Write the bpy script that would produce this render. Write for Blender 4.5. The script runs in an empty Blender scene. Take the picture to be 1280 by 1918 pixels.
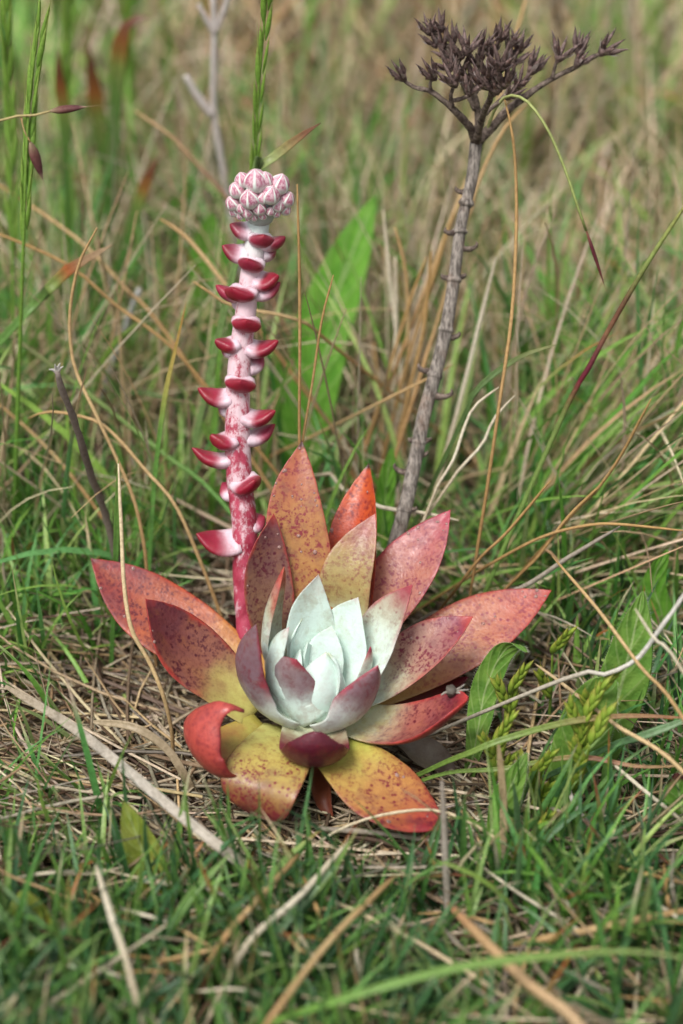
import bpy, math, random
import numpy as np
from mathutils import Vector, Matrix
RAD = math.radians
# ------------------------------------------------------------------ camera
sc = bpy.context.scene
PITCH = RAD(33.0); FPX = 3458.0; PW, PH = 1280.0, 1918.0
FWD = Vector((0, math.cos(PITCH), -math.sin(PITCH)))
UPV = Vector((0, math.sin(PITCH), math.cos(PITCH)))
RGT = Vector((1, 0, 0))
def ray(px, py): return FWD + RGT * ((px - PW/2)/FPX) + UPV * ((PH/2 - py)/FPX)
CROWN = Vector((0, 0, .03))                       # heart of the rosette, seen at pixel (600, 1300)
CAM = CROWN - ray(600, 1300) * .65
cam = bpy.data.cameras.new('camera'); camo = bpy.data.objects.new('camera', cam)
sc.collection.objects.link(camo); sc.camera = camo
camo.location = CAM; camo.rotation_euler = (RAD(90) - PITCH, 0, 0)
cam.sensor_fit = 'VERTICAL'; cam.sensor_width = 24; cam.sensor_height = 36
cam.lens = 36 * FPX / PH; cam.clip_start = .01; cam.clip_end = 500
cam.dof.use_dof = True; cam.dof.focus_distance = .645; cam.dof.aperture_fstop = 5.0
# ------------------------------------------------------------------ sky, sun, exposure (bright overcast)
SUN_EL, SUN_AZ = RAD(62), RAD(-140)               # azimuth measured from +Y towards +X
w = bpy.data.worlds.new('World'); sc.world = w; w.use_nodes = True
nt = w.node_tree; nt.nodes.clear()
sky = nt.nodes.new('ShaderNodeTexSky'); sky.sky_type = 'NISHITA'; sky.sun_disc = False
sky.sun_elevation = SUN_EL; sky.sun_rotation = SUN_AZ; sky.dust_density = 4; sky.air_density = 1
hs = nt.nodes.new('ShaderNodeHueSaturation'); hs.inputs['Saturation'].default_value = .22
bg = nt.nodes.new('ShaderNodeBackground'); bg.inputs['Strength'].default_value = .09
wo = nt.nodes.new('ShaderNodeOutputWorld')
nt.links.new(sky.outputs[0], hs.inputs['Color']); nt.links.new(hs.outputs[0], bg.inputs[0]); nt.links.new(bg.outputs[0], wo.inputs[0])
sl = bpy.data.lights.new('sun', 'SUN'); sl.energy = 1.5; sl.angle = RAD(22); sl.color = (1, .965, .91)
so = bpy.data.objects.new('sun', sl); sc.collection.objects.link(so); so.location = (0, 0, 3)
sdir = Vector((math.sin(SUN_AZ)*math.cos(SUN_EL), math.cos(SUN_AZ)*math.cos(SUN_EL), math.sin(SUN_EL)))
so.rotation_euler = sdir.to_track_quat('Z', 'Y').to_euler()
sc.view_settings.view_transform = 'Standard'; sc.view_settings.look = 'None'
sc.view_settings.exposure = .95; sc.view_settings.gamma = 1.0
sc.cycles.use_denoising = True; sc.cycles.max_bounces = 6; sc.cycles.transparent_max_bounces = 4

# ------------------------------------------------------------------ helpers
C = sc.collection
rng = np.random.default_rng(7); random.seed(7)
def hexc(h):
    h = h.lstrip('#'); o = []
    for i in (0, 2, 4):
        v = int(h[i:i+2], 16)/255; o.append(v/12.92 if v <= .04045 else ((v+.055)/1.055)**2.4)
    return (*o, 1.0)
def at_z(px, py, z):
    d = ray(px, py); return CAM + d * ((z - CAM.z)/d.z)
def at_y(px, py, y):
    d = ray(px, py); return CAM + d * ((y - CAM.y)/d.y)
def depth(p): return (Vector(p) - CAM).dot(FWD)
def mpp(p): return depth(p)/FPX                     # metres per photo pixel at a point
def tag(o, label=None, cat=None, group=None, kind=None):
    for k, v in (('label', label), ('category', cat), ('group', group), ('kind', kind)):
        if v: o[k] = v
    return o
def empty(name, loc, label, cat, group=None):
    o = bpy.data.objects.new(name, None); C.objects.link(o); o.location = loc; o.empty_display_size = .01
    return tag(o, label, cat, group)
def link(name, me, mat, parent=None):
    o = bpy.data.objects.new(name, me); C.objects.link(o)
    if mat and not me.materials: me.materials.append(mat)
    if parent:
        o.parent = parent
        m = Matrix.Translation(-world_loc(parent)); o.matrix_basis = m
    return o
def world_loc(o):
    v = Vector(o.location)
    return v + (world_loc(o.parent) if o.parent else Vector((0, 0, 0)))
def mesh(name, V, F, attrs=None, smooth=True):
    me = bpy.data.meshes.new(name); me.from_pydata([tuple(v) for v in V], [], F)
    if smooth: me.polygons.foreach_set('use_smooth', [True]*len(me.polygons))
    for k, a in (attrs or {}).items():
        if np.ndim(a) == 2:
            at = me.attributes.new(k, 'FLOAT_COLOR', 'POINT'); at.data.foreach_set('color', np.asarray(a, np.float32).ravel())
        else:
            at = me.attributes.new(k, 'FLOAT', 'POINT'); at.data.foreach_set('value', np.asarray(a, np.float32))
    me.update(); return me
def spline(pts, n):
    """smooth curve through 3-D points (Catmull-Rom by chord), n samples"""
    P = [Vector(p) for p in pts]
    if len(P) == 2: P = [P[0], (P[0]+P[1])/2, P[1]]
    E = [2*P[0]-P[1]] + P + [2*P[-1]-P[-2]]
    L = [0]
    for i in range(1, len(P)): L.append(L[-1] + (P[i]-P[i-1]).length)
    out = []
    for k in range(n):
        s = L[-1]*k/(n-1); i = 0
        while i < len(P)-2 and s > L[i+1]: i += 1
        u = (s-L[i])/max(1e-9, L[i+1]-L[i])
        a, b, c, d = E[i], E[i+1], E[i+2], E[i+3]
        out.append(.5*((2*b)+(c-a)*u+(2*a-5*b+4*c-d)*u*u+(3*b-a-3*c+d)*u**3))
    return out
def interp(t, ctrl):
    xs = [c[0] for c in ctrl]; ys = [c[1] for c in ctrl]
    return float(np.interp(t, xs, ys))
def smooth_prof(ctrl, n=64):
    """monotone-ish smooth resample of a control profile"""
    t = np.linspace(0, 1, n); y = np.interp(t, [c[0] for c in ctrl], [c[1] for c in ctrl])
    k = np.array([1, 2, 3, 2, 1.])/9
    for _ in range(2):
        yp = np.concatenate([[2*y[0]-y[2], 2*y[0]-y[1]], y, [2*y[-1]-y[-2], 2*y[-1]-y[-3]]])
        y = np.convolve(yp, k, 'valid')
    y = np.maximum(y, .015); return list(zip(t, y))

# ------------------------------------------------------------------ node helpers
class NT:
    def __init__(s, name):
        s.m = bpy.data.materials.new(name); s.m.use_nodes = True; s.t = s.m.node_tree; s.t.nodes.clear()
        s.out = s.t.nodes.new('ShaderNodeOutputMaterial')
    def n(s, typ, **kw):
        nd = s.t.nodes.new('ShaderNode'+typ)
        for k, v in kw.items():
            if k in nd.inputs.keys(): s.set(nd.inputs[k], v)
            else: setattr(nd, k, v)
        return nd
    def set(s, sock, v):
        if isinstance(v, bpy.types.NodeSocket): s.t.links.new(v, sock)
        else: sock.default_value = v
    def attr(s, name): return s.n('Attribute', attribute_name=name)
    def math(s, op, a, b=0, c=None, clamp=False):
        nd = s.t.nodes.new('ShaderNodeMath'); nd.operation = op; nd.use_clamp = clamp
        s.set(nd.inputs[0], a); s.set(nd.inputs[1], b)
        if c is not None: s.set(nd.inputs[2], c)
        return nd.outputs[0]
    def rng(s, v, a, b, c=0., d=1., smooth=True):
        nd = s.t.nodes.new('ShaderNodeMapRange'); nd.interpolation_type = 'SMOOTHSTEP' if smooth else 'LINEAR'
        for i, x in enumerate((v, a, b, c, d)): s.set(nd.inputs[i], x)
        return nd.outputs[0]
    def mix(s, f, a, b, blend='MIX'):
        nd = s.t.nodes.new('ShaderNodeMix'); nd.data_type = 'RGBA'; nd.blend_type = blend
        s.set(nd.inputs[0], f); s.set(nd.inputs[6], a); s.set(nd.inputs[7], b); return nd.outputs[2]
    def noise(s, vec, scale, detail=3, rough=.55, out=0):
        nd = s.n('TexNoise', Scale=scale, Detail=detail, Roughness=rough); s.set(nd.inputs['Vector'], vec); return nd.outputs[out]
    def mapping(s, scale=(1, 1, 1), loc=(0, 0, 0)):
        tc = s.n('TexCoord'); mp = s.n('Mapping'); s.set(mp.inputs[0], tc.outputs['Object'])
        mp.inputs['Scale'].default_value = scale; mp.inputs['Location'].default_value = loc; return mp.outputs[0]
    def bump(s, h, strength, dist):
        nd = s.n('Bump', Strength=strength, Distance=dist); s.set(nd.inputs['Height'], h); return nd.outputs[0]
    def bsdf(s, **kw):
        nd = s.t.nodes.new('ShaderNodeBsdfPrincipled')
        for k, v in kw.items(): s.set(nd.inputs[k.replace('_', ' ')], v)
        return nd.outputs[0]
    def done(s, sh): s.t.links.new(sh, s.out.inputs[0]); return s.m

def leaf_mat(name, c0, c1, c2, m=.5, edge='#a8283a', edge_w=.5, spot='#7a1f30', spots=.5, farina=0., f_end=.5,
             back=None, seed=0., tip_dark=0., fcol='#cfe3da'):
    """fleshy leaf: colour along its length, reddened margins, anthocyanin blotches, powdery white bloom"""
    n = NT(name); mp = n.mapping(loc=(seed*.37, seed*.21, seed*.13))
    t = n.attr('along').outputs['Fac']; u = n.attr('across').outputs['Fac']; sd = n.attr('side').outputs['Fac']
    big = n.noise(mp, 70, 3); tt = n.math('ADD', t, n.math('MULTIPLY', n.math('SUBTRACT', big, .5), .42))
    col = n.mix(n.rng(tt, m*.25, m), hexc(c0), hexc(c1)); col = n.mix(n.rng(tt, m, .98), col, hexc(c2))
    if back: col = n.mix(n.math('MULTIPLY', n.rng(sd, .1, -.3), n.rng(tt, .15, .6, .35, .95)), col, hexc(back))
    fine = n.noise(mp, 260, 4, .65)
    col = n.mix(n.rng(fine, .3, .75, .0, .4), col, n.mix(1., col, hexc('#b98a70'), 'MULTIPLY'))
    mid_ = n.noise(mp, 150, 4, .6)                       # uneven ripening: warm patches and dull mauve patches
    col = n.mix(n.math('MULTIPLY', n.rng(mid_, .52, .68), .22*min(1., spots+.1)), col, n.mix(.5, col, hexc('#b0762e')))
    col = n.mix(n.math('MULTIPLY', n.math('MULTIPLY', n.rng(mid_, .5, .34), n.rng(tt, .2, .6)), .6*spots), col, n.mix(.55, col, hexc('#5a3440')))
    # blotches
    b1 = n.rng(n.noise(mp, 640, 4, .66), .47, .62); b2 = n.rng(n.noise(mp, 130, 3), .36, .6)
    vo = n.n('TexVoronoi', Scale=420.); n.set(vo.inputs['Vector'], mp)
    b3 = n.rng(vo.outputs['Distance'], .40, .12); b3 = n.math('MULTIPLY', b3, n.rng(n.noise(mp, 240, 2), .46, .54))
    sp = n.math('MAXIMUM', n.math('MULTIPLY', b1, n.math('ADD', n.math('MULTIPLY', b2, .8), .1)), n.math('MULTIPLY', b3, .9))
    sp = n.math('MULTIPLY', sp, n.rng(tt, .12, .55, .06, 1.)); sp = n.math('MULTIPLY', sp, spots*1.1, clamp=True)
    col = n.mix(sp, col, hexc(spot))
    # margin
    au = n.math('ABSOLUTE', u); ef = n.math('MULTIPLY', n.rng(n.math('ADD', au, n.math('MULTIPLY', n.math('SUBTRACT', mid_, .5), .5)), .80, 1.0), n.rng(tt, .2, .6, .1, 1.))
    col = n.mix(n.math('MULTIPLY', ef, edge_w*.8), col, n.mix(n.rng(fine, .35, .65), hexc(edge), n.mix(.5, hexc(edge), hexc('#4a1018'))))
    col = n.mix(n.math('MULTIPLY', n.rng(tt, .9, 1.02), .8), col, hexc(edge))
    if tip_dark: col = n.mix(n.math('MULTIPLY', n.rng(t, .955, .985), tip_dark), col, hexc('#2a1512'))
    if farina:
        st = n.noise(n.mapping(scale=(1, 1, .35), loc=(seed, 0, 0)), 420, 5, .75)
        rub = n.rng(n.noise(mp, 150, 4, .7), .34, .56, .35, 1.)
        ff = n.math('MULTIPLY', n.rng(tt, f_end+.22, f_end-.18), rub)
        ff = n.math('MULTIPLY', ff, n.rng(st, .30, .52, .6, 1.)); ff = n.math('MULTIPLY', ff, farina, clamp=True)
        col = n.mix(ff, col, hexc(fcol))
    bm = n.bump(n.noise(mp, 900, 3), .25, .0006); rough = n.rng(fine, .3, .7, .30, .52)
    return n.done(n.bsdf(Base_Color=col, Roughness=rough, Normal=bm, Specular_IOR_Level=.45))

def strand_mat(name, trans=.3, rough=.5, spec=.35):
    n = NT(name); a = n.attr('tint').outputs['Color']; mp = n.mapping()
    nz = n.noise(mp, 700, 3, .6); col = n.mix(n.rng(nz, .35, .7, 0., .45), a, n.mix(1., a, hexc('#a59a86'), 'MULTIPLY'))
    sh = n.bsdf(Base_Color=col, Roughness=rough, Specular_IOR_Level=spec)
    if trans:
        tr = n.n('BsdfTranslucent', Color=col); mx = n.n('MixShader'); mx.inputs[0].default_value = trans
        n.t.links.new(sh, mx.inputs[1]); n.t.links.new(tr.outputs[0], mx.inputs[2]); sh = mx.outputs[0]
    return n.done(sh)
M_BLADE = strand_mat('grass_blade', .28, .42, .4)
M_STRAW = strand_mat('straw', .08, .62, .25)

# ------------------------------------------------------------------ shape builders
PROF = smooth_prof([(0, .62), (.2, .78), (.42, .96), (.56, 1), (.7, .91), (.82, .66), (.91, .37), (.965, .15), (1, .0)])
BLUNT = smooth_prof([(0, .7), (.25, .85), (.5, .98), (.7, 1), (.84, .86), (.94, .52), (1, .1)])
INNER = smooth_prof([(0, .85), (.3, 1), (.52, .98), (.7, .8), (.82, .55), (.91, .29), (.96, .13), (1, 0)])
BASE_W = smooth_prof([(0, .95), (.25, 1), (.45, .98), (.62, .86), (.78, .6), (.9, .3), (1, .0)])
def leaf_mesh(pts, width, thick=.004, cup=.2, az=None, twist=0., prof=PROF, nl=34, nr=22, wave=0., seed=0, twist_end=None, fold=0., topf=.28):
    """solid fleshy leaf along pts; az = direction it grows out from the axis (deg, 0 = +X, 90 = +Y)"""
    fine_ = spline(pts, 241); ts = [1-(1-i/(nl-1))**1.45 for i in range(nl)]; mid = [fine_[round(q*240)] for q in ts]; r0 = random.Random(seed)
    if az is None:
        d = Vector(pts[-1]) - Vector(pts[0]); az = math.degrees(math.atan2(d.y, d.x))
    Wref = Vector((-math.sin(RAD(az)), math.cos(RAD(az)), 0))
    V = []; F = []; al = []; ac = []; sd = []
    ph = [r0.uniform(0, 6.28) for _ in range(4)]
    if twist_end is None: twist_end = twist
    for i, p in enumerate(mid):
        t = ts[i]; ci = round(t*240)
        T = (fine_[min(240, ci+4)] - fine_[max(0, ci-4)]).normalized()
        Wd = (Wref - T*Wref.dot(T)).normalized()
        tw = twist + (twist_end-twist)*t
        Wd = Matrix.Rotation(RAD(tw), 3, T) @ Wd; N = T.cross(Wd)
        hw = .5*width*interp(t, prof)
        k = (hw/(.5*width))**.55
        hb = (1-topf)*thick*k*(1-.35*t); ht = topf*thick*k*(1-.35*t)
        for j in range(nr):
            a = 2*math.pi*j/nr; u = math.cos(a); v = math.sin(a)
            uu = math.copysign(abs(u)**.85, u)
            wv = wave*width*(math.sin(t*9+ph[0]+(1.7 if u > 0 else 0))*.6 + math.sin(t*17+ph[1]*u)*.4)*u*u
            off = (ht if v > 0 else hb)*v*abs(v)**.15 + cup*hw*uu*uu + fold*hw*abs(uu) + wv - (.05*hw*math.exp(-(uu/.22)**2) if v > 0 else 0)
            V.append(p + Wd*(hw*uu*(1-.18*cup*uu*uu)) + N*off)
            al.append(t); ac.append(uu); sd.append(v)
    for i in range(nl-1):
        for j in range(nr):
            j2 = (j+1) % nr; F.append((i*nr+j, i*nr+j2, (i+1)*nr+j2, (i+1)*nr+j))
    F.append(tuple(range(nr-1, -1, -1))); F.append(tuple((nl-1)*nr+j for j in range(nr)))
    return mesh('leaf', V, F, {'along': al, 'across': ac, 'side': sd})
def tube_mesh(name, pts, rad, nl=24, nr=8, tint=None, rough=0., seed=0):
    """tapered tube; rad = [(t, radius)...]; tint = [(t, hex)...]"""
    r0 = random.Random(seed); mid = spline(pts, nl); V = []; F = []; al = []; col = []
    up = Vector((.13, .21, .97)); prev = None
    for i, p in enumerate(mid):
        t = i/(nl-1); T = (mid[min(nl-1, i+1)]-mid[max(0, i-1)]).normalized()
        if prev is None:
            A = T.cross(up if abs(T.dot(up)) < .95 else Vector((1, 0, 0))).normalized()
        else: A = (prev - T*prev.dot(T)).normalized()
        prev = A; B = T.cross(A); r = interp(t, rad)
        for j in range(nr):
            a = 2*math.pi*j/nr; rr = r*(1+rough*r0.uniform(-1, 1)); V.append(p + A*math.cos(a)*rr + B*math.sin(a)*rr); al.append(t)
            if tint: col.append(ctint(t, tint))
    for i in range(nl-1):
        for j in range(nr):
            j2 = (j+1) % nr; F.append((i*nr+j, i*nr+j2, (i+1)*nr+j2, (i+1)*nr+j))
    F.append(tuple(range(nr-1, -1, -1))); F.append(tuple((nl-1)*nr+j for j in range(nr)))
    at = {'along': al}
    if tint: at['tint'] = np.array(col)
    return mesh(name, V, F, at)
def ctint(t, tint):
    xs = [c[0] for c in tint]; cs = np.array([hexc(c[1]) for c in tint])
    return [float(np.interp(t, xs, cs[:, k])) for k in range(4)]
def blade_mesh(name, pts, wid, tint, nl=26, fold=.35, face=None, twist=0.):
    """grass blade: folded ribbon with a little thickness; wid = [(t, full width)...]"""
    mid = spline(pts, nl); V = []; F = []; col = []; al = []
    for i, p in enumerate(mid):
        t = i/(nl-1); T = (mid[min(nl-1, i+1)]-mid[max(0, i-1)]).normalized()
        f = Vector(face) if face else Vector((0, -.7, .7))
        Wd = T.cross(f); Wd = Wd.normalized() if Wd.length > 1e-4 else Vector((1, 0, 0))
        Wd = Matrix.Rotation(RAD(twist)*(t-.3), 3, T) @ Wd; N = Wd.cross(T)
        h = .5*interp(t, wid); th = h*.14 + .00012
        for u, k in ((-1, 0), (-.5, -.55), (0, -1), (.5, -.55), (1, 0)): V.append(p + Wd*h*u + N*(h*fold*k + th)); col.append(ctint(t, tint)); al.append(t)
        for u, k in ((.5, -.55), (0, -1), (-.5, -.55)): V.append(p + Wd*h*u + N*(h*fold*k - th)); col.append(ctint(t, tint)); al.append(t)
    for i in range(nl-1):
        for j in range(8): F.append((i*8+j, i*8+(j+1) % 8, (i+1)*8+(j+1) % 8, (i+1)*8+j))
    return mesh(name, V, F, {'tint': np.array(col), 'along': al})
def to_ground(P, z=0.0):
    """continue a strand from its last point down into the soil"""
    P = [Vector(p) for p in P]
    if P[-1].z > z+.002:
        d = (P[-1]-P[-2]).normalized()
        d = Vector((d.x, d.y, min(d.z, -.75))).normalized()
        P.append(P[-1] + d*((P[-1].z - z + .004)/-d.z))
    return P

# ------------------------------------------------------------------ ground
def ground_h(x, y):
    return .006*np.sin(x*23+1.3)*np.cos(y*19) + .004*np.sin(x*61+y*37) - .003
def build_ground():
    n = NT('soil'); mp = n.mapping()
    a = n.noise(mp, 35, 6, .65); b = n.noise(mp, 260, 5, .7)
    col = n.mix(n.rng(a, .35, .65), hexc('#1f1812'), hexc('#453729')); col = n.mix(n.rng(b, .45, .7, 0, .7), col, hexc('#5c4e3e'))
    far = n.rng(n.noise(mp, 1.3, 5), .35, .65); g = n.mix(far, hexc('#5d6a34'), hexc('#8a7a52'))
    geo = n.n('NewGeometry'); sx = n.n('SeparateXYZ'); n.set(sx.inputs[0], geo.outputs['Position'])
    dist = n.n('VectorMath', operation='LENGTH'); n.set(dist.inputs[0], geo.outputs['Position'])
    col = n.mix(n.rng(dist.outputs['Value'], 1.6, 4.), col, g)
    h = n.math('ADD', n.noise(mp, 120, 6, .7), n.math('MULTIPLY', a, .8))
    mat = n.done(n.bsdf(Base_Color=col, Roughness=.95, Normal=n.bump(h, .9, .006), Specular_IOR_Level=.15))
    xs = np.concatenate([[-250, -60, -15, -5, -2], np.linspace(-1, 1, 81), [2, 5, 15, 60, 250]])
    ys = np.concatenate([[-250, -60, -15, -5, -2], np.linspace(-.9, 1.6, 101), [2.5, 5, 15, 60, 250]])
    X, Y = np.meshgrid(xs, ys); Z = ground_h(X, Y)*np.exp(-np.maximum(0, np.hypot(X, Y)-1.2)); W = len(xs)
    V = np.stack([X, Y, Z], -1).reshape(-1, 3)
    F = [(j*W+i, j*W+i+1, (j+1)*W+i+1, (j+1)*W+i) for j in range(len(ys)-1) for i in range(W-1)]
    o = link('ground', mesh('ground', V, F), mat); tag(o, 'dark brown crumbly soil under the grass', None, None, 'structure')
build_ground()

# ------------------------------------------------------------------ grass and litter (countless: stuff)
def pal(names, k=1.): return np.array([hexc(h)[:3] for h in names])*k
GREEN = pal(['#578a36', '#66943e', '#4a7c3a', '#78a04a', '#508345', '#639656', '#86a852', '#93ac62', '#9aae70'], 1.2)
LUSH = pal(['#466e34', '#557f3e', '#3a5f36', '#638c48', '#4a7448', '#6f9446', '#365636', '#7f9a58', '#5d8258'], 1.12)
TAN = pal(['#b5a080', '#c4b290', '#a59070', '#d2c4a8', '#9b866c', '#b89c78', '#b0a490', '#c9b6a0'], 1.2)
GREY = pal(['#9a8c76', '#b2a48c', '#857562', '#c2b59d', '#6e5c4a', '#8f8778', '#a58a68', '#5d4939'])
RUST = pal(['#9a5a34', '#a86a3c', '#7d4a34', '#b07a48'])
def grow(name, base, az, length, width, tilt, curl, cols, tipcol=None, tipf=None, nseg=7, drift=None, flat=False, tube=False, roll=None, clear=True, label='', cat='grass'):
    """many curved blades or straws in one mesh. base (N,3); angles in radians"""
    N = len(base); s = np.linspace(0, 1, nseg+1)
    tl = tilt[:, None] + curl[:, None]*s[None]**1.3
    a = az[:, None] + (0 if drift is None else drift[:, None]*s[None])
    d = np.stack([np.sin(tl)*np.cos(a), np.sin(tl)*np.sin(a), np.cos(tl)], -1)
    step = (length/nseg)[:, None, None]
    P = base[:, None, :] + np.concatenate([np.zeros((N, 1, 3)), np.cumsum(.5*(d[:, :-1]+d[:, 1:])*step, 1)], 1)
    gh = ground_h(P[..., 0], P[..., 1]) + .0008
    P[..., 2] = np.where(s[None] > 0, np.maximum(P[..., 2], gh), P[..., 2])
    if clear:                                        # nothing grows through the succulent or its flower stalks
        x, y, z = P[..., 0], P[..., 1], P[..., 2]
        bad = ((np.hypot(x/.094, (y-.006)/.068) < 1) & (z > .016)) | ((np.hypot(x/.06, (y+.0)/.062) < 1) & (z > .010))
        bad |= (np.abs(x+.028) < .016) & (y < .12) & (y > -.03) & (z > .03)
        bad |= (np.abs(x-.05) < .022) & (y < .16) & (y > -.03) & (z > .05)
        ok = ~bad.any(1)
        P, d, width, cols, az, a, s0 = P[ok], d[ok], width[ok], cols[ok], az[ok], a[ok], ok
        if tipcol is not None: tipcol, tipf = tipcol[ok], tipf[ok]
        if roll is not None: roll = roll[ok]
        N = len(P)
    W = np.stack([-np.sin(a), np.cos(a), np.zeros_like(a)], -1) + np.zeros_like(d)
    Nn = np.cross(d, W)
    if roll is not None:
        c, si = np.cos(roll)[:, None, None], np.sin(roll)[:, None, None]; W, Nn = W*c + Nn*si, Nn*c - W*si
    if tube:
        prof = np.interp(s, [0, .1, .8, 1], [.9, 1, .8, .3]); K = 4
        off = [(math.cos(k*math.pi/2+.4), math.sin(k*math.pi/2+.4)) for k in range(4)]
        h = .5*width[:, None, None]*prof[None, :, None]
        V = np.stack([P + W*h*cu + Nn*h*cv*.6 for cu, cv in off], 2)
    else:
        prof = np.interp(s, [0, .12, .45, .75, .92, 1], [.62, .9, 1, .68, .28, .03]); K = 3
        h = .5*width[:, None, None]*prof[None, :, None]
        V = np.stack([P - W*h, P - Nn*h*.42, P + W*h], 2)
    S = nseg+1; V = V.reshape(-1, 3)
    idx = (np.arange(N)[:, None, None]*S + np.arange(nseg)[None, :, None])*K
    if tube: k0 = np.arange(4)[None, None]; k1 = (k0+1) % 4
    else: k0 = np.arange(2)[None, None]; k1 = k0+1
    Fq = np.stack([idx+k0, idx+k1, idx+K+k1, idx+K+k0], -1).reshape(-1, 4)
    col = np.repeat(cols[:, None, :], S, 1)
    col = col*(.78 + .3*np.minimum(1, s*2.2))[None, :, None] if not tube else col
    if tipcol is not None:
        m = np.clip((s[None]-(1-tipf[:, None]))/.16, 0, 1)[..., None]; col = col*(1-m) + tipcol[:, None, :]*m
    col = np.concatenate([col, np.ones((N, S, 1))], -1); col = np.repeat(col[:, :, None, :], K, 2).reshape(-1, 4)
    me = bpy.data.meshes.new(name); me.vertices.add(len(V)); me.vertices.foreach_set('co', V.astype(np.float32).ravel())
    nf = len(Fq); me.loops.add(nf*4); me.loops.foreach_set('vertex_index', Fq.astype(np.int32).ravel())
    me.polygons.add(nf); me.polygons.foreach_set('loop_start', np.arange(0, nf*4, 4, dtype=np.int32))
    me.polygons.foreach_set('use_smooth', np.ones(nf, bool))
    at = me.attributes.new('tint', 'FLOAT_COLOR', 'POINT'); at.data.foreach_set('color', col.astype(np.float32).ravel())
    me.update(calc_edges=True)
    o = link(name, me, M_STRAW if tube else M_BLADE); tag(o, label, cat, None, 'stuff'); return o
U = lambda a, b, n: rng.uniform(a, b, n)
def pick(p, n, jit=.12): return p[rng.integers(0, len(p), n)]*U(1-jit, 1+jit, n)[:, None]*(1+rng.normal(0, .035, (n, 3)))
def bases(x, y, z0=-.003): return np.stack([x, y, ground_h(x, y)+z0], -1)
def tufts(nt_, per, x0, x1, y0, y1, sp, dens=None):
    X = []; Y = []; A = []
    k = 0
    while k < nt_:
        cx, cy = rng.uniform(x0, x1), rng.uniform(y0, y1)
        if dens is not None and rng.random() > dens(cx, cy): continue
        k += 1; m = max(2, rng.poisson(per)); r = np.abs(rng.normal(0, sp, m)); th = U(0, 6.283, m)
        X.append(cx + r*np.cos(th)); Y.append(cy + r*np.sin(th)); A.append(th + rng.normal(0, .5, m))
    return np.concatenate(X), np.concatenate(Y), np.concatenate(A)

# lying straw litter near the plant
n_ = 21000; x, y = U(-.34, .34, n_), -.22 + .82*U(0, 1, n_)**1.5
dens = np.where((x > .03) & (y < -.02), .55, 1.)*np.where(y < -.085, .3, 1.)*np.where(y > .3, .7, 1)
k = rng.random(n_) < dens; x, y = x[k], y[k]; th = U(0, 6.283, 4500); rr = U(.02, .17, 4500); x = np.concatenate([x, rr*np.cos(th)-.02]); y = np.concatenate([y, rr*np.sin(th)*.8]); n_ = len(x)
zz = np.abs(rng.normal(0, .009, n_))*np.where(y < -.05, .6, 1.1)
b_ = bases(x, y, 0); b_[:, 2] += zz
grow('straw_litter', b_, np.where(rng.random(n_) < .5, rng.normal(2.7, .45, n_), U(0, 6.283, n_)), U(.025, .12, n_), U(.0007, .0019, n_)*np.where(rng.random(n_) < .1, 1.5, 1), RAD(90)+rng.normal(.02, .14, n_), rng.normal(0, .3, n_), pick(np.concatenate([GREY, GREY, TAN])*.92, n_, .3), nseg=5, drift=rng.normal(0, .4, n_), tube=True, label='dry grey and tan straw lying matted over the soil', cat='straw')
# short lush grass in front and to the right
def d_front(cx, cy):
    if cx > .055 and cy < -.085: return .3
    if cx > .02 and cy < -.05: return .65
    return 1.
x, y, A = tufts(430, 12, -.2, .2, -.21, -.068, .007, d_front); n_ = len(x)
tipm = rng.random(n_) < .22
grow('short_green_grass', bases(x, y), A, U(.018, .062, n_), U(.0013, .0028, n_), np.abs(rng.normal(.28, .22, n_)), rng.normal(.55, .5, n_), pick(LUSH, n_, .2), pick(np.concatenate([TAN, RUST]), n_), np.where(tipm, U(.08, .4, n_), -.2), roll=rng.normal(0, .5, n_), label='short lush green grass in front of the rosette')
x, y, A = tufts(230, 11, .06, .3, -.10, .12, .007); n_ = len(x); tipm = rng.random(n_) < .2
grow('side_green_grass', bases(x, y), A, U(.022, .065, n_), U(.0014, .0028, n_), np.abs(rng.normal(.25, .2, n_)), rng.normal(.5, .45, n_), pick(np.concatenate([LUSH, GREEN]), n_, .18), pick(np.concatenate([TAN, RUST]), n_), np.where(tipm, U(.08, .4, n_), -.2), roll=rng.normal(0, .5, n_), label='green grass growing to the right of the rosette')
x, y, A = tufts(200, 10, -.3, -.06, -.06, .14, .008, lambda a, b: 1. if b > .03 else .35); n_ = len(x); tipm = rng.random(n_) < .3
grow('side_sparse_grass', bases(x, y), A, U(.025, .08, n_), U(.0013, .0026, n_), np.abs(rng.normal(.35, .25, n_)), rng.normal(.6, .5, n_), pick(GREEN, n_, .18), pick(np.concatenate([TAN, RUST]), n_), np.where(tipm, U(.08, .4, n_), -.2), roll=rng.normal(0, .5, n_), label='sparse green grass among straw left of the rosette')
n_ = 420; x, y = U(-.06, .07, n_), U(-.10, -.055, n_); b_ = bases(x, y); b_[:, 2] += np.abs(rng.normal(0, .004, n_))
grow('matted_straw', b_, rng.normal(-.7, .5, n_), U(.03, .09, n_), U(.0009, .002, n_), RAD(88)+rng.normal(0, .08, n_), rng.normal(.03, .15, n_), pick(np.concatenate([TAN, GREY]), n_, .2), nseg=6, tube=True, drift=rng.normal(0, .4, n_), label='matted straw combed over the soil below the rosette', cat='straw')
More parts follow.
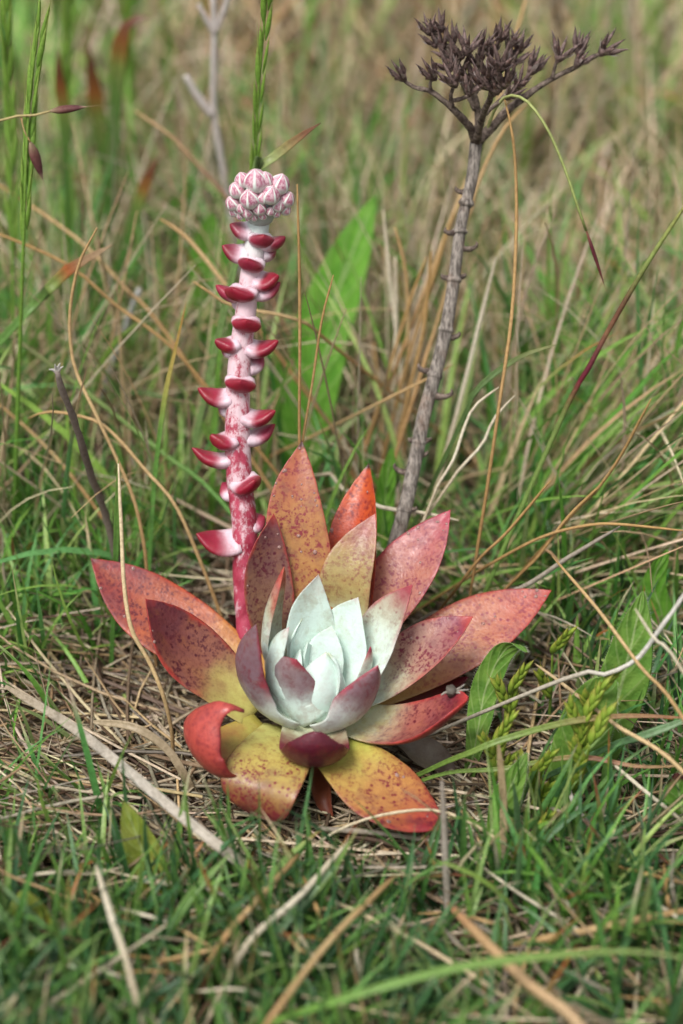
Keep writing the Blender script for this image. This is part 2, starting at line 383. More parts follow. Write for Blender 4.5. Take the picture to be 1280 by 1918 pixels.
# mid grass behind the plant
x, y, A = tufts(70, 10, -.12, .14, .07, .13, .008); n_ = len(x); tipm = rng.random(n_) < .3
grow('near_back_grass', bases(x, y), A, U(.03, .10, n_), U(.0013, .0026, n_), np.abs(rng.normal(.3, .2, n_)), rng.normal(.5, .4, n_), pick(GREEN, n_, .2), pick(TAN, n_), np.where(tipm, U(.06, .35, n_), -.2), nseg=8, roll=rng.normal(0, .6, n_), label='green grass close behind the rosette')
x, y, A = tufts(240, 11, -.36, .36, .09, .48, .011, lambda a, b: .95 if a < .02 else .75); n_ = len(x); tipm = rng.random(n_) < .3
grow('middle_green_grass', bases(x, y), A, U(.05, .15, n_), U(.0015, .0033, n_), np.abs(rng.normal(.22, .18, n_)), rng.normal(.55, .5, n_), pick(GREEN, n_, .2), pick(np.concatenate([TAN, RUST]), n_), np.where(tipm, U(.06, .35, n_), -.2), nseg=8, roll=rng.normal(0, .6, n_), label='green grass standing behind the succulent')
x, y, A = tufts(430, 8, -.36, .36, .09, .5, .012, lambda a, b: .5 if a < -.02 else 1.); n_ = len(x)
grow('middle_dry_grass', bases(x, y), A, U(.06, .17, n_), U(.0007, .0017, n_), np.abs(rng.normal(.4, .28, n_)), rng.normal(.45, .5, n_), pick(TAN, n_, .2), nseg=8, tube=True, drift=rng.normal(0, .4, n_), label='thin dry straw standing behind the succulent', cat='straw')
# a fan of blades and bleached straw leaning right, beside the dead stalk
n_ = 260; x, y = U(.055, .13, n_), U(.085, .17, n_)
grow('leaning_green_fan', bases(x, y), rng.normal(.25, .45, n_), U(.06, .15, n_), U(.0013, .0026, n_), rng.normal(.55, .2, n_), rng.normal(.45, .3, n_), pick(np.concatenate([GREEN, GREEN, TAN]), n_, .2), nseg=8, roll=rng.normal(0, .6, n_), label='green blades fanning out to the right of the dead stalk')
n_ = 620; x, y = U(.05, .30, n_), U(.05, .34, n_)
b_ = bases(x, y); b_[:, 2] += np.abs(rng.normal(0, .012, n_))
grow('leaning_pale_straw', b_, rng.normal(.3, .7, n_), U(.06, .16, n_), U(.0008, .0018, n_), rng.normal(1.0, .3, n_), rng.normal(.3, .4, n_), pick(TAN*1.22, n_, .18), nseg=8, tube=True, drift=rng.normal(0, .4, n_), label='bleached straw leaning low on the right behind the rosette', cat='straw')
# background meadow
patch = lambda a, b: .5+.5*math.sin(a*11+1.)*math.sin(b*7+.5)+.25*math.sin(a*23+b*17)
x, y, A = tufts(470, 12, -.62, .62, .46, 1.5, .018, lambda a, b: (1.1 if a < .0 else .6)*max(.12, patch(a, b))); n_ = len(x); tipm = rng.random(n_) < .25
grow('background_green_grass', bases(x, y), A, U(.06, .2, n_), U(.0025, .0062, n_), np.abs(rng.normal(.22, .2, n_)), rng.normal(.6, .5, n_), pick(GREEN*1.18, n_, .25), pick(np.concatenate([TAN, RUST]), n_), np.where(tipm, U(.06, .45, n_), -.2), nseg=6, roll=rng.normal(0, .6, n_), label='blurred green meadow grass in the background')
x, y, A = tufts(1150, 11, -.62, .62, .42, 1.5, .02, lambda a, b: (.8 if a < -.02 else 1.2)*max(.15, 1-patch(a, b))); n_ = len(x)
grow('background_dry_grass', bases(x, y), A, U(.06, .19, n_), U(.0013, .0036, n_), np.abs(rng.normal(.55, .35, n_)), rng.normal(.6, .6, n_), pick(np.concatenate([TAN*1.2, TAN*1.2, GREY, RUST]), n_, .25), nseg=6, tube=True, drift=rng.normal(0, .5, n_), label='blurred tan dry meadow grass in the background', cat='straw')
x, y, A = tufts(900, 10, -2.2, 2.2, 1.4, 5., .03); n_ = len(x)
grow('distant_meadow', bases(x, y), A, U(.08, .25, n_), U(.003, .008, n_), np.abs(rng.normal(.3, .25, n_)), rng.normal(.6, .5, n_), np.where((rng.random(n_) < .5)[:, None], pick(GREEN, n_, .2), pick(TAN, n_, .2)), nseg=5, roll=rng.normal(0, .6, n_), clear=False, label='mixed green and tan meadow farther off')

# ------------------------------------------------------------------ the succulent
SUC = empty('succulent', (0, 0, .0), 'red and orange fleshy rosette with pale powdery heart and pink budding stalk', 'succulent')
Z = lambda pts: [at_z(*p) for p in pts]
PX = .188e-3
LEAVES = [
 # points (px, py, height), width px, keyword shape, material args
 dict(p=[(590,1285,.030),(574,1130,.055),(553,960,.084),(566,826,.104)], w=124, az=95, cup=.16, c=('#b08a52','#ae8050','#a8624a'), m=.6, spots=.95, spot='#7a2430', edge='#9a2836', tip_dark=.9),
 dict(p=[(630,1275,.028),(660,1130,.047),(672,1000,.068),(691,868,.087)], w=118, az=65, cup=.42, c=('#b8562e','#b8462a','#c05a2e'), m=.5, spots=1., spot='#741818', edge='#b8482a', edge_w=.7, tip_dark=.95, twist_end=-14),
 dict(p=[(617,1262,.032),(643,1150,.052),(653,1070,.067),(703,962,.083)], w=104, az=75, cup=.18, c=('#b8b88a','#a08c58','#985a54'), m=.72, spots=.6, edge='#a85c50', edge_w=.4, farina=.9, f_end=.28),
 dict(p=[(635,1270,.028),(690,1170,.045),(765,1065,.062),(844,955,.078)], w=128, az=50, cup=.14, c=('#b08448','#a8705e','#a04e56'), m=.45, spots=1., spot='#741c32', edge='#921e38', twist=8),
 dict(p=[(560,1275,.030),(514,1175,.05),(499,1070,.068),(513,962,.087)], w=102, az=115, cup=.25, c=('#a8905a','#7e604e','#6a4044'), m=.42, spots=1., spot='#4e1624', edge='#a2342a', edge_w=.9, twist=-4),
 dict(p=[(650,1305,.024),(760,1255,.030),(890,1180,.040),(1033,1106,.050)], w=140, az=25, cup=.10, c=('#b8945a','#b27858','#ae544a'), m=.5, spots=.95, spot='#7c2232', edge='#96202f', twist=24, wave=.01),
 dict(p=[(490,1285,.026),(400,1220,.034),(283,1142,.044),(170,1046,.058)], w=144, az=150, cup=.12, c=('#c89a50','#b0603e','#86383c'), m=.42, spots=1., spot='#5a1420', edge='#a83a28', twist=-24, wave=.012, tip_dark=.5),
 dict(p=[(680,1322,.016),(760,1318,.016),(830,1300,.022),(878,1268,.030)], w=74, az=355, cup=.3, c=('#86341f','#702a1c','#5c1a24'), m=.5, spots=.5, edge='#4c1420', twist=15),
 dict(p=[(640,1315,.028),(715,1278,.036),(800,1215,.048),(886,1155,.059)], w=118, az=12, cup=.26, c=('#c4c89c','#a88478','#8a3c50'), m=.6, spots=.95, spot='#6a2036', edge='#a84236', edge_w=.8, twist=16, farina=.85, f_end=.30),
 dict(p=[(480,1335,.026),(410,1275,.034),(332,1205,.046),(273,1122,.063)], w=146, az=172, cup=.2, c=('#b4ae68','#8a5a4a','#642c38'), m=.45, spots=1., spot='#481420', edge='#b0382a', edge_w=1., twist=-20),
 dict(p=[(545,1370,.026),(513,1420,.028),(488,1470,.026),(478,1506,.020),(474,1526,.014)], w=164, az=245, cup=.10, prof='B', c=('#bcbc74','#b4a45c','#7a2634'), m=.46, spots=1., edge='#7c1c2c'),
 dict(p=[(625,1388,.024),(660,1432,.025),(735,1498,.020),(834,1553,.017)], w=160, az=305, cup=.10, c=('#b8ba60','#b48650','#a03838'), m=.5, spots=1., spot='#6e1a28', edge='#861a28', wave=.02),
 dict(p=[(500,1365,.026),(440,1402,.024),(398,1430,.025),(370,1390,.036),(396,1342,.046),(428,1324,.050),(456,1331,.047)], w=146, az=215, cup=.22, prof='C', c=('#a09a4e','#a84a38','#a0323c'), m=.36, spots=.5, edge='#7a1c2c', back='#b04a42', tip_dark=.5),
 dict(p=[(640,1348,.026),(720,1366,.028),(800,1356,.036),(876,1308,.050)], w=124, az=330, cup=.28, prof='B', c=('#b8b67a','#a06258','#80303e'), m=.5, spots=1., spot='#5c1626', edge='#b23a36', edge_w=1., twist=10, farina=.35, f_end=.3),
 dict(p=[(588,1345,.028),(588,1388,.029),(590,1424,.031),(591,1405,.040),(594,1371,.047)], w=140, az=270, cup=.3, prof='S', c=('#c4c89e','#6a2432','#4e1824'), m=.5, spots=.4, edge='#5e1a2c', farina=.5, f_end=.2, back='#521626'),
 # inner, powdery leaves
 dict(p=[(550,1300,.034),(508,1225,.048),(507,1150,.062),(533,1062,.081)], w=92, az=165, cup=.3, c=('#c4d0ba','#b2bca0','#a42c36'), m=.66, spots=.5, edge='#b04e32', farina=.95, f_end=.56),
 dict(p=[(548,1348,.030),(487,1312,.038),(458,1250,.052),(480,1170,.071)], w=134, az=205, cup=.34, c=('#bcc4aa','#7c6066','#7e1a32'), m=.46, spots=.55, edge='#841428', edge_w=.9, farina=.62, f_end=.36, back='#786068'),
 dict(p=[(592,1282,.036),(581,1200,.052),(580,1140,.064),(597,1076,.076)], w=106, az=110, cup=.2, c=('#c9d6c8','#bccab2','#b89a92'), m=.75, spots=.2, edge='#b87078', edge_w=.3, farina=.95, f_end=.9),
 dict(p=[(617,1290,.036),(642,1232,.046),(651,1170,.058),(671,1119,.069)], w=110, az=60, cup=.2, c=('#ccd9ce','#c2d0bc','#bcae9e'), m=.8, spots=.1, edge='#b88a90', edge_w=.2, farina=1., f_end=1.),
 dict(p=[(640,1310,.034),(690,1235,.046),(724,1168,.058),(773,1095,.073)], w=114, az=38, cup=.22, c=('#c2d0be','#b0b09a','#98404e'), m=.66, spots=.6, edge='#a4404a', edge_w=.8, farina=.95, f_end=.58),
 dict(p=[(548,1318,.034),(514,1275,.042),(511,1225,.052),(542,1175,.065)], w=98, az=188, cup=.3, c=('#c9d4c8','#bdc6b4','#b89090'), m=.75, spots=.15, edge='#b87a80', edge_w=.2, farina=.95, f_end=.9),
 dict(p=[(643,1300,.035),(674,1275,.040),(688,1248,.047),(694,1211,.056)], w=70, az=345, cup=.3, c=('#c2cebd','#b6bea6','#963048'), m=.72, spots=.4, edge='#a0384e', edge_w=.5, farina=.95, f_end=.7),
 dict(p=[(587,1285,.038),(566,1230,.046),(560,1190,.054),(568,1155,.062)], w=78, az=140, cup=.2, c=('#cedad6','#c8d4cd','#b6bd94'), m=.85, spots=.05, edge='#b6bd94', edge_w=.2, farina=1., f_end=.95),
 dict(p=[(606,1290,.038),(609,1245,.046),(614,1208,.053),(622,1172,.060)], w=82, az=70, cup=.2, c=('#cedad4','#c8d4cd','#bcc6ae'), m=.85, spots=.05, edge='#bcc6ae', edge_w=.2, farina=1., f_end=1.),
 dict(p=[(592,1290,.038),(581,1250,.044),(576,1228,.049),(577,1203,.055)], w=54, az=150, cup=.25, c=('#cedad4','#c8d4cd','#bcc6ae'), m=.85, spots=0, edge='#bcc6ae', edge_w=.2, farina=1., f_end=1.),
 dict(p=[(580,1308,.036),(562,1265,.043),(556,1243,.048),(563,1216,.053)], w=64, az=192, cup=.3, c=('#cedad4','#c8d4cd','#bcc6ae'), m=.85, spots=0, edge='#bcc6ae', edge_w=.2, farina=1., f_end=1.),
 dict(p=[(616,1300,.040),(623,1268,.047),(624,1242,.053),(614,1222,.057)], w=62, az=45, cup=.3, c=('#cedad4','#c8d4cd','#b6c09e'), m=.85, spots=0, edge='#b6c09e', edge_w=.2, farina=1., f_end=.95),
 dict(p=[(603,1345,.031),(604,1308,.041),(606,1262,.050),(611,1221,.057)], w=100, az=275, cup=.4, c=('#cedad4','#c8d4cd','#b6c09e'), m=.85, spots=0, edge='#b89a90', edge_w=.2, farina=1., f_end=.92),
 dict(p=[(572,1352,.030),(545,1318,.037),(541,1280,.046),(556,1235,.058)], w=138, az=240, cup=.34, c=('#c0c8b6','#92807e','#8e1a32'), m=.58, spots=.35, edge='#8e1a32', edge_w=.5, farina=.8, f_end=.5, back='#8e7c80'),
 dict(p=[(608,1360,.030),(656,1342,.036),(685,1300,.045),(708,1246,.057)], w=124, az=310, cup=.36, c=('#c0c8b4','#8c7074','#8e1c34'), m=.5, spots=.5, edge='#961c38', edge_w=.9, farina=.7, f_end=.42, back='#826870'),
 # withered lower leaves
 dict(p=[(612,1405,.016),(600,1455,.012),(606,1500,.009),(626,1540,.004)], w=46, az=265, cup=.5, c=('#7a462e','#8a4e34','#7a402c'), m=.5, spots=.2, edge='#5e3222', thick=.002, wave=.05),
 dict(p=[(735,1385,.016),(785,1412,.013),(820,1440,.008),(790,1478,.003)], w=74, az=320, cup=.5, c=('#6f6458','#7c7062','#5e5348'), m=.5, spots=.3, spot='#3c332c', edge='#4e443a', thick=.0016, wave=.13),
 dict(p=[(480,1240,.012),(455,1200,.018),(440,1165,.026),(428,1150,.030)], w=48, az=140, cup=.6, c=('#4e2a20','#5c3024','#3c1e1a'), m=.5, spots=.3, edge='#301814', thick=.002, wave=.06),
]
CURL = smooth_prof([(0, .62), (.2, .82), (.4, 1), (.58, 1), (.7, .8), (.8, .42), (.9, .17), (1, .08)])
SPOON = smooth_prof([(0, .72), (.2, .9), (.45, 1), (.65, .98), (.82, .8), (.93, .5), (1, .12)])
LEAF_OBJS = []
def deepen(h, sat=1.06, val=.97):
    import colorsys
    r, g, b = (int(h[k:k+2], 16)/255 for k in (1, 3, 5)); a, q, v = colorsys.rgb_to_hsv(r, g, b)
    r, g, b = colorsys.hsv_to_rgb(a, min(1, q*sat), v*val); return '#%02x%02x%02x' % (int(r*255), int(g*255), int(b*255))
for i, L in enumerate(LEAVES):
    pts = Z(L['p']); pr = {'B': BLUNT, 'C': CURL, 'S': SPOON}.get(L.get('prof'), PROF if i < 15 else INNER)
    if i in (15,): pr = PROF
    wm = L['w']*mpp(pts[len(pts)//2])
    th = L.get('thick', min(.0046, .0022 + .09*wm))
    me = leaf_mesh(pts, wm, th, L['cup'], L.get('az'), L.get('twist', 0), pr, wave=L.get('wave', .004), seed=i, twist_end=L.get('twist_end'))
    mt = leaf_mat('fleshy_leaf', *[deepen(c) if i < 15 else c for c in L['c']], m=L['m'], edge=L['edge'], edge_w=L.get('edge_w', .6), spot=L.get('spot', '#6e1c2a'), spots=min(1., L['spots']*1.05), farina=L.get('farina', 0), f_end=L.get('f_end', .5), back=L.get('back'), seed=i*1.7+1, tip_dark=L.get('tip_dark', 0))
    o = link('leaf' if i < 30 else 'withered_leaf', me, mt, SUC); LEAF_OBJS.append(o)
# crown of the short trunk that carries the leaves
tr = NT('trunk'); mp = tr.mapping(); trm = tr.done(tr.bsdf(Base_Color=tr.mix(tr.rng(tr.noise(mp, 200, 4), .35, .65), hexc('#3a2c24'), hexc('#6d5a48')), Roughness=.9, Normal=tr.bump(tr.noise(mp, 300, 4), .8, .002)))
link('trunk', tube_mesh('trunk', [(0, 0, -.01), (0, 0, .008), (.0, -.002, .02), (0, -.002, .036)], [(0, .021), (.4, .018), (.8, .016), (1, .006)], 10, 16, rough=.08), trm, SUC)

# dew drops and salt crystals on the outer leaves
dm = NT('dew'); dmat = dm.done(dm.bsdf(Base_Color=hexc('#c9a49c'), Roughness=.15, Transmission_Weight=.6, IOR=1.33))
def drop_mesh():
    V = []; F = []; n, m_ = 8, 4
    for i in range(m_):
        a = i/m_*math.pi/2
        for j in range(n): V.append((math.cos(a)*math.cos(j*6.283/n), math.cos(a)*math.sin(j*6.283/n), math.sin(a)*.7))
    V.append((0, 0, .7))
    for i in range(m_-1):
        for j in range(n): F.append((i*n+j, i*n+(j+1) % n, (i+1)*n+(j+1) % n, (i+1)*n+j))
    for j in range(n): F.append(((m_-1)*n+j, (m_-1)*n+(j+1) % n, m_*n))
    F.append(tuple(range(n-1, -1, -1)))
    return mesh('droplet', V, F)
DROP = drop_mesh(); DROP.materials.append(dmat)
rd = random.Random(4)
for li, cnt in ((0, 16), (1, 5), (3, 11), (5, 14), (8, 4), (4, 4), (11, 5), (9, 2), (6, 3)):
    o = LEAF_OBJS[li]; me = o.data; nr = 22
    for _ in range(cnt):
        i = rd.randint(14, 30); j = rd.choice([2, 3, 4, 5, 6, 7, 8, 9]); v = me.vertices[i*nr+j]
        d = bpy.data.objects.new('droplet', DROP); C.objects.link(d); d.parent = o
        s = rd.choice([.00035, .0004, .0005, .0006, .0008]); v2 = me.vertices[(i-1)*nr+j-1]; v3 = me.vertices[i*nr+j-1]; q1, q2 = rd.random(), rd.random()
        d.location = v.co.lerp(v3.co, q1).lerp(v2.co, q2*.5) - v.normal*s*.15
        d.rotation_euler = v.normal.to_track_quat('Z', 'Y').to_euler(); d.scale = (s, s*rd.uniform(.8, 1.3), s)

# flowering stem with clasping bracts and a head of buds
ST = [(545,1290,.012,'z'), (472,1215,.024,'y'), (460,1150,.030,'y'), (458,1080,.036,'y'), (459,990,.044,'y'), (449,900,.052,'y'), (445,800,.060,'y'), (449,680,.070,'y'), (458,606,.076,'y'), (464,552,.080,'y'), (472,500,.085,'y'), (482,440,.090,'y'), (487,395,.094,'y')]
stp = [at_z(a, b, c) if k == 'z' else at_y(a, b, c) for a, b, c, k in ST]
sm = NT('flower_stem'); mp = sm.mapping(scale=(1, 1, .5)); t = sm.attr('along').outputs['Fac']
dust = sm.rng(sm.math('ADD', sm.noise(mp, 260, 6, .78), sm.rng(t, .25, 1., -.10, .20, False)), .42, .60)
colr = sm.mix(sm.rng(sm.noise(mp, 320, 3), .35, .65), hexc('#8e2038'), hexc('#aa3c54'))
col = sm.mix(sm.math('MULTIPLY', dust, .74), colr, hexc('#ddccd2'))
col = sm.mix(sm.rng(t, .86, .97), col, hexc('#c3d0cb'))
stem_m = sm.done(sm.bsdf(Base_Color=col, Roughness=.6, Normal=sm.bump(sm.noise(mp, 500, 4), .35, .001)))
STEM = link('flower_stem', tube_mesh('flower_stem', stp, [(0, .0036), (.2, .0036), (.35, .0046), (.5, .0047), (.7, .0041), (.85, .0036), (1, .004)], 70, 18, rough=.02), stem_m, SUC)
STC = spline(stp, 400)
def proj(p):
    d = Vector(p)-CAM; z = d.dot(FWD); return PW/2 + FPX*d.dot(RGT)/z, PH/2 - FPX*d.dot(UPV)/z
STP = [proj(p) for p in STC]
def stem_at(py): return STC[min(range(400), key=lambda i: abs(STP[i][1]-py)+(1e4 if STP[i][0] > 520 else 0))]
bract_mats = [leaf_mat('bract', a, b, c, m=.38, spots=.35, edge='#8a1428', edge_w=.35, farina=f, f_end=fe, back=bk, seed=31+k, spot='#8a2038', fcol='#d6c2cc') for k, (a, b, c, f, fe, bk) in enumerate([
    ('#c9a4b0', '#9a2c44', '#84142a', .8, .32, '#8e1a30'), ('#c9aab4', '#a85068', '#8a1c36', .85, .42, '#98304a'), ('#b9c2c0', '#a87080', '#74142a', .85, .42, '#842038')])]
# (tip px, tip py, azimuth, reach px or None, width px, material)
BR = [(535,436,-15,None,52,2),(432,414,190,None,46,2),(494,424,285,40,52,2),(417,458,185,None,50,2),(478,466,262,42,56,2),(523,506,-20,None,54,0),
 (516,462,25,None,52,2),(455,522,232,48,58,0),(525,529,5,None,48,1),(405,535,178,None,50,1),(480,578,285,46,60,0),(405,623,205,None,56,0),(522,632,-12,None,54,0),(416,640,160,None,46,2),
 (460,690,275,48,64,0),(492,676,40,None,50,1),(372,727,185,None,52,0),(517,762,-15,None,52,0),(431,803,222,48,56,0),(515,805,15,None,48,1),(361,843,180,None,50,0),(466,878,292,50,62,0),
 (412,757,140,None,44,2),(415,912,145,None,44,1),(370,995,192,None,66,0),(497,965,10,None,50,1),(470,640,95,34,44,1),(452,560,100,34,44,1)]
for k, (tx, ty, az, R, wp, mi) in enumerate(BR):
    if R: az += random.uniform(-24, 24); R *= 1.15
    c = stem_at(ty+10); cx, cy = proj(c); s = mpp(c)
    r = Vector((math.cos(RAD(az)), math.sin(RAD(az)), 0))
    reach = (R if R else abs(tx-cx)/max(.5, abs(math.cos(RAD(az)))))*s
    b = c + Vector((0, 0, -.0015))
    up = .30 if R is None else .42
    pts = [b + r*.0022, b + r*(.0022+.32*(reach-.0022)) + Vector((0, 0, -.04*reach)), b + r*(.72*reach) + Vector((0, 0, .06*reach)), b + r*reach + Vector((0, 0, up*reach))]
    me = leaf_mesh(pts, wp*s*random.uniform(.95, 1.15), .0058, .10, az, random.uniform(-14, 14), BASE_W, 18, 14, seed=100+k, topf=.48, wave=.012)
    link('bract', me, bract_mats[mi], STEM)
# buds
def bud_mesh():
    V = []; F = []; al = []; an = []; n, m_ = 40, 16
    for i in range(m_+1):
        t = i/m_; z = -0.75 + 2.0*t
        r = math.sin(math.pi*min(1, .12+.88*t))**.72*(1-.16*t)
        if t > .8: r *= 1-.25*((t-.8)/.2)
        for j in range(n):
            a = j*2*math.pi/n; rib = abs(math.cos(2.5*a)); q = 1-.085*(1-(1-rib)**.7 if False else (rib**.5))*min(1, 4*t)
            q = 1 + .07*(1-rib)**1.5*min(1, 3*t)
            V.append((r*q*math.cos(a), r*q*math.sin(a), z)); al.append(t); an.append(rib)
    for i in range(m_):
        for j in range(n): F.append((i*n+j, i*n+(j+1) % n, (i+1)*n+(j+1) % n, (i+1)*n+j))
    F.append(tuple(range(n-1, -1, -1))); F.append(tuple(m_*n+j for j in range(n)))
    return mesh('bud', V, F, {'along': al, 'rib': an})
bm_ = NT('bud'); mp = bm_.mapping(); t = bm_.attr('along').outputs['Fac']; rib = bm_.attr('rib').outputs['Fac']
pk = bm_.mix(bm_.rng(bm_.noise(mp, 3.2, 3), .38, .62), hexc('#b06a82'), hexc('#d6b4be'))
pk = bm_.mix(bm_.rng(bm_.noise(mp, 7, 4), .4, .7, 0., .5), pk, hexc('#983c58'))
white = bm_.math('MAXIMUM', bm_.rng(rib, .5, .16), bm_.rng(t, .56, .26)); white = bm_.math('MULTIPLY', white, bm_.rng(bm_.noise(mp, 5, 4), .2, .45, .65, .95))
bud_m = bm_.done(bm_.bsdf(Base_Color=bm_.mix(white, pk, hexc('#dde6de')), Roughness=.65, Normal=bm_.bump(bm_.noise(mp, 12, 3), .2, .0004)))
BUD = bud_mesh(); BUD.materials.append(bud_m)
BUDS = [(640,190,98),(840,215,84),(525,180,64),(475,265,66),(590,340,82),(765,305,78),(445,375,62),(900,340,66),(830,395,52),(670,420,56),(570,455,48),(625,495,30),(455,445,44),(890,430,46),(815,458,36),(570,500,24),(715,180,70),(700,330,50),(520,420,45),(760,440,40),(505,480,34),(700,480,34)]
hc = at_y(487, 385, .092); hs_ = mpp(hc)
for bx, by, br in BUDS:
    px, py, r = 340+bx/4.571, 300+by/4.571, br/4.571
    dx, dy = (px-487)/66, (py-378)/56; fr = math.sqrt(max(.05, 1-min(.95, dx*dx+dy*dy)))
    p0 = at_y(px, py, .092); p = p0 - ray(px, py).normalized()*(fr*58-14)*hs_
    ax = (p - (hc - Vector((0, -.002, .016)))).normalized()
    o = bpy.data.objects.new('bud', BUD); C.objects.link(o); o.parent = STEM; o.location = p
    o.rotation_euler = (ax.to_track_quat('Z', 'Y').to_matrix() @ Matrix.Rotation(random.uniform(0, 6.28), 3, 'Z')).to_euler(); s = r*hs_*1.1; o.scale = (s, s, s*1.05)
core = tube_mesh('head_core', [hc-Vector((0, 0, .006)), hc, hc+Vector((0, 0, .006)), hc+Vector((0, .001, .011))], [(0, .0042), (.3, .0068), (.7, .006), (1, .002)], 10, 14)
hcm = NT('head_core'); hcm = hcm.done(hcm.bsdf(Base_Color=hexc('#a8b8b0'), Roughness=.7)); link('head_core', core, hcm, STEM)

# ------------------------------------------------------------------ the dead flower stalk behind it
SK = [(742,1012,.058), (760,949,.064), (770,900,.070), (782,844,.076), (793,784,.082), (807,732,.088), (823,672,.094), (837,611,.100), (851,519,.110), (863,427,.119), (875,374,.124), (885,330,.128), (892,268,.133)]
skp = to_ground([at_y(*p) for p in SK][::-1])[::-1]
DST = empty('dead_flower_stalk', (skp[0].x, skp[0].y, 0), 'tall dry grey flower stalk with dark brown branching seed head behind the rosette', 'dead stalk')
dk = NT('dead_stalk'); mp = dk.mapping(scale=(1, .5, .07)); a = dk.noise(mp, 900, 5, .7); b = dk.noise(dk.mapping(), 90, 3)
col = dk.mix(dk.rng(a, .35, .65), hexc('#544d48'), hexc('#a0978e')); col = dk.mix(dk.rng(b, .5, .7, 0, .5), col, hexc('#7d5c48'))
tz = dk.attr('along').outputs['Fac']; dead_m = dk.done(dk.bsdf(Base_Color=col, Roughness=.85, Normal=dk.bump(a, .9, .0012), Specular_IOR_Level=.2))
dk2 = NT('dead_branch'); mp = dk2.mapping(); a = dk2.noise(mp, 500, 5, .7)
branch_m = dk2.done(dk2.bsdf(Base_Color=dk2.mix(dk2.rng(a, .35, .68), hexc('#453a35'), hexc('#8a7b70')), Roughness=.85, Normal=dk2.bump(a, .8, .001), Specular_IOR_Level=.2))
link('stem', tube_mesh('stem', skp, [(0, .003), (.3, .00275), (.6, .0026), (.9, .0021), (1, .0024)], 90, 18, rough=.015), dead_m, DST)
SKC = spline(skp, 300); SKP = [proj(p) for p in SKC]
def stalk_at(py): return SKC[min(range(300), key=lambda i: abs(SKP[i][1]-py))]
for py, s_, ln in ((360, -1, 14), (432, -1, 22), (464, 1, 26), (518, -1, 12), (518, 1, 10), (630, 1, 18), (697, -1, 24), (738, 1, 34), (822, 1, 10), (822, -1, 9), (850, 1, 9), (884, -1, 26), (950, 1, 9)):
    c = stalk_at(py); s = mpp(c); d = Vector((s_, random.uniform(-.5, .3), 0)).normalized(); q = ln*s
    pts = [c, c + d*.0026 + Vector((0, 0, -.0004)), c + d*(.0026+.5*q) + Vector((0, 0, -.0002)), c + d*(.0026+.85*q) + Vector((0, 0, .25*q)), c + d*(.0026+.8*q) + Vector((0, 0, .55*q))]
    link('leaf_stub', tube_mesh('leaf_stub', pts, [(0, .0016), (.4, .0012), (.8, .0008), (1, .0002)], 10, 6, rough=.2, seed=py), branch_m, DST)
for py in (374, 427, 519, 611, 697, 822, 949):
    c = stalk_at(py); c2 = stalk_at(py+12)
    link('node_ring', tube_mesh('node_ring', [c2, (c+c2)/2, c], [(0, .0024), (.35, .0030), (.6, .0029), (1, .0024)], 9, 14, rough=.06, seed=py), dead_m, DST)
J = skp[-1]; JY = .133
def br(pts, r0, r1): return link('branch', tube_mesh('branch', pts, [(0, r0), (.25, r0*.72), (.6, (r0+r1)/2*.75), (1, r1*.8)], 22, 9, rough=.14, seed=len(bpy.data.objects)), branch_m, DST)
K = lambda px, py, dy=0: at_y(px, py, JY+dy)
BRN = [([J, K(880,238,-.004), K(846,202,-.008), K(808,172,-.008), K(775,163,-.006), K(757,150,-.004)], .0019, .0009), ([J, K(897,225,.004), K(892,195,.004), K(887,172,.004), K(880,150,.004)], .0021, .0013),
 ([J, K(925,235,.002), K(950,208,.002), K(985,180,.006), K(1030,150,.010), K(1080,125,.012), K(1128,98,.014)], .0021, .0008), ([J, K(905,215,-.015), K(918,185,-.026), K(924,160,-.034)], .0018, .0013),
 ([K(892,205,.004), K(868,160,.006), K(852,125,.008), K(838,90,.010), K(812,60,.010)], .0013, .0006), ([K(810,176,-.008), K(806,160,-.008), K(810,145,-.008)], .0009, .0007), ([K(846,200,-.008), K(845,178,-.01), K(851,160,-.012)], .0011, .0008),
 ([K(887,180,.004), K(905,140,.008), K(922,105,.012), K(935,75,.012)], .0013, .0007), ([K(905,215,-.01), K(935,190,-.004), K(958,165,.0), K(975,150,.0)], .0012, .0008), ([K(958,175,.0), K(985,155,.008), K(990,135,.01)], .001, .0008),
 ([K(1035,146,.01), K(1040,125,.010), K(1045,108,.010)], .0009, .0007), ([K(1075,128,.012), K(1082,115,.010)], .0009, .0007), ([K(1082,122,.012), K(1083,96,.014)], .0008, .0006), ([K(905,145,.008), K(935,115,.014), K(968,92,.016)], .001, .0007), ([K(852,125,.008), K(866,105,.004), K(876,92,.002)], .0009, .0006)]
for pts, a, b in BRN: br(pts, a, b)
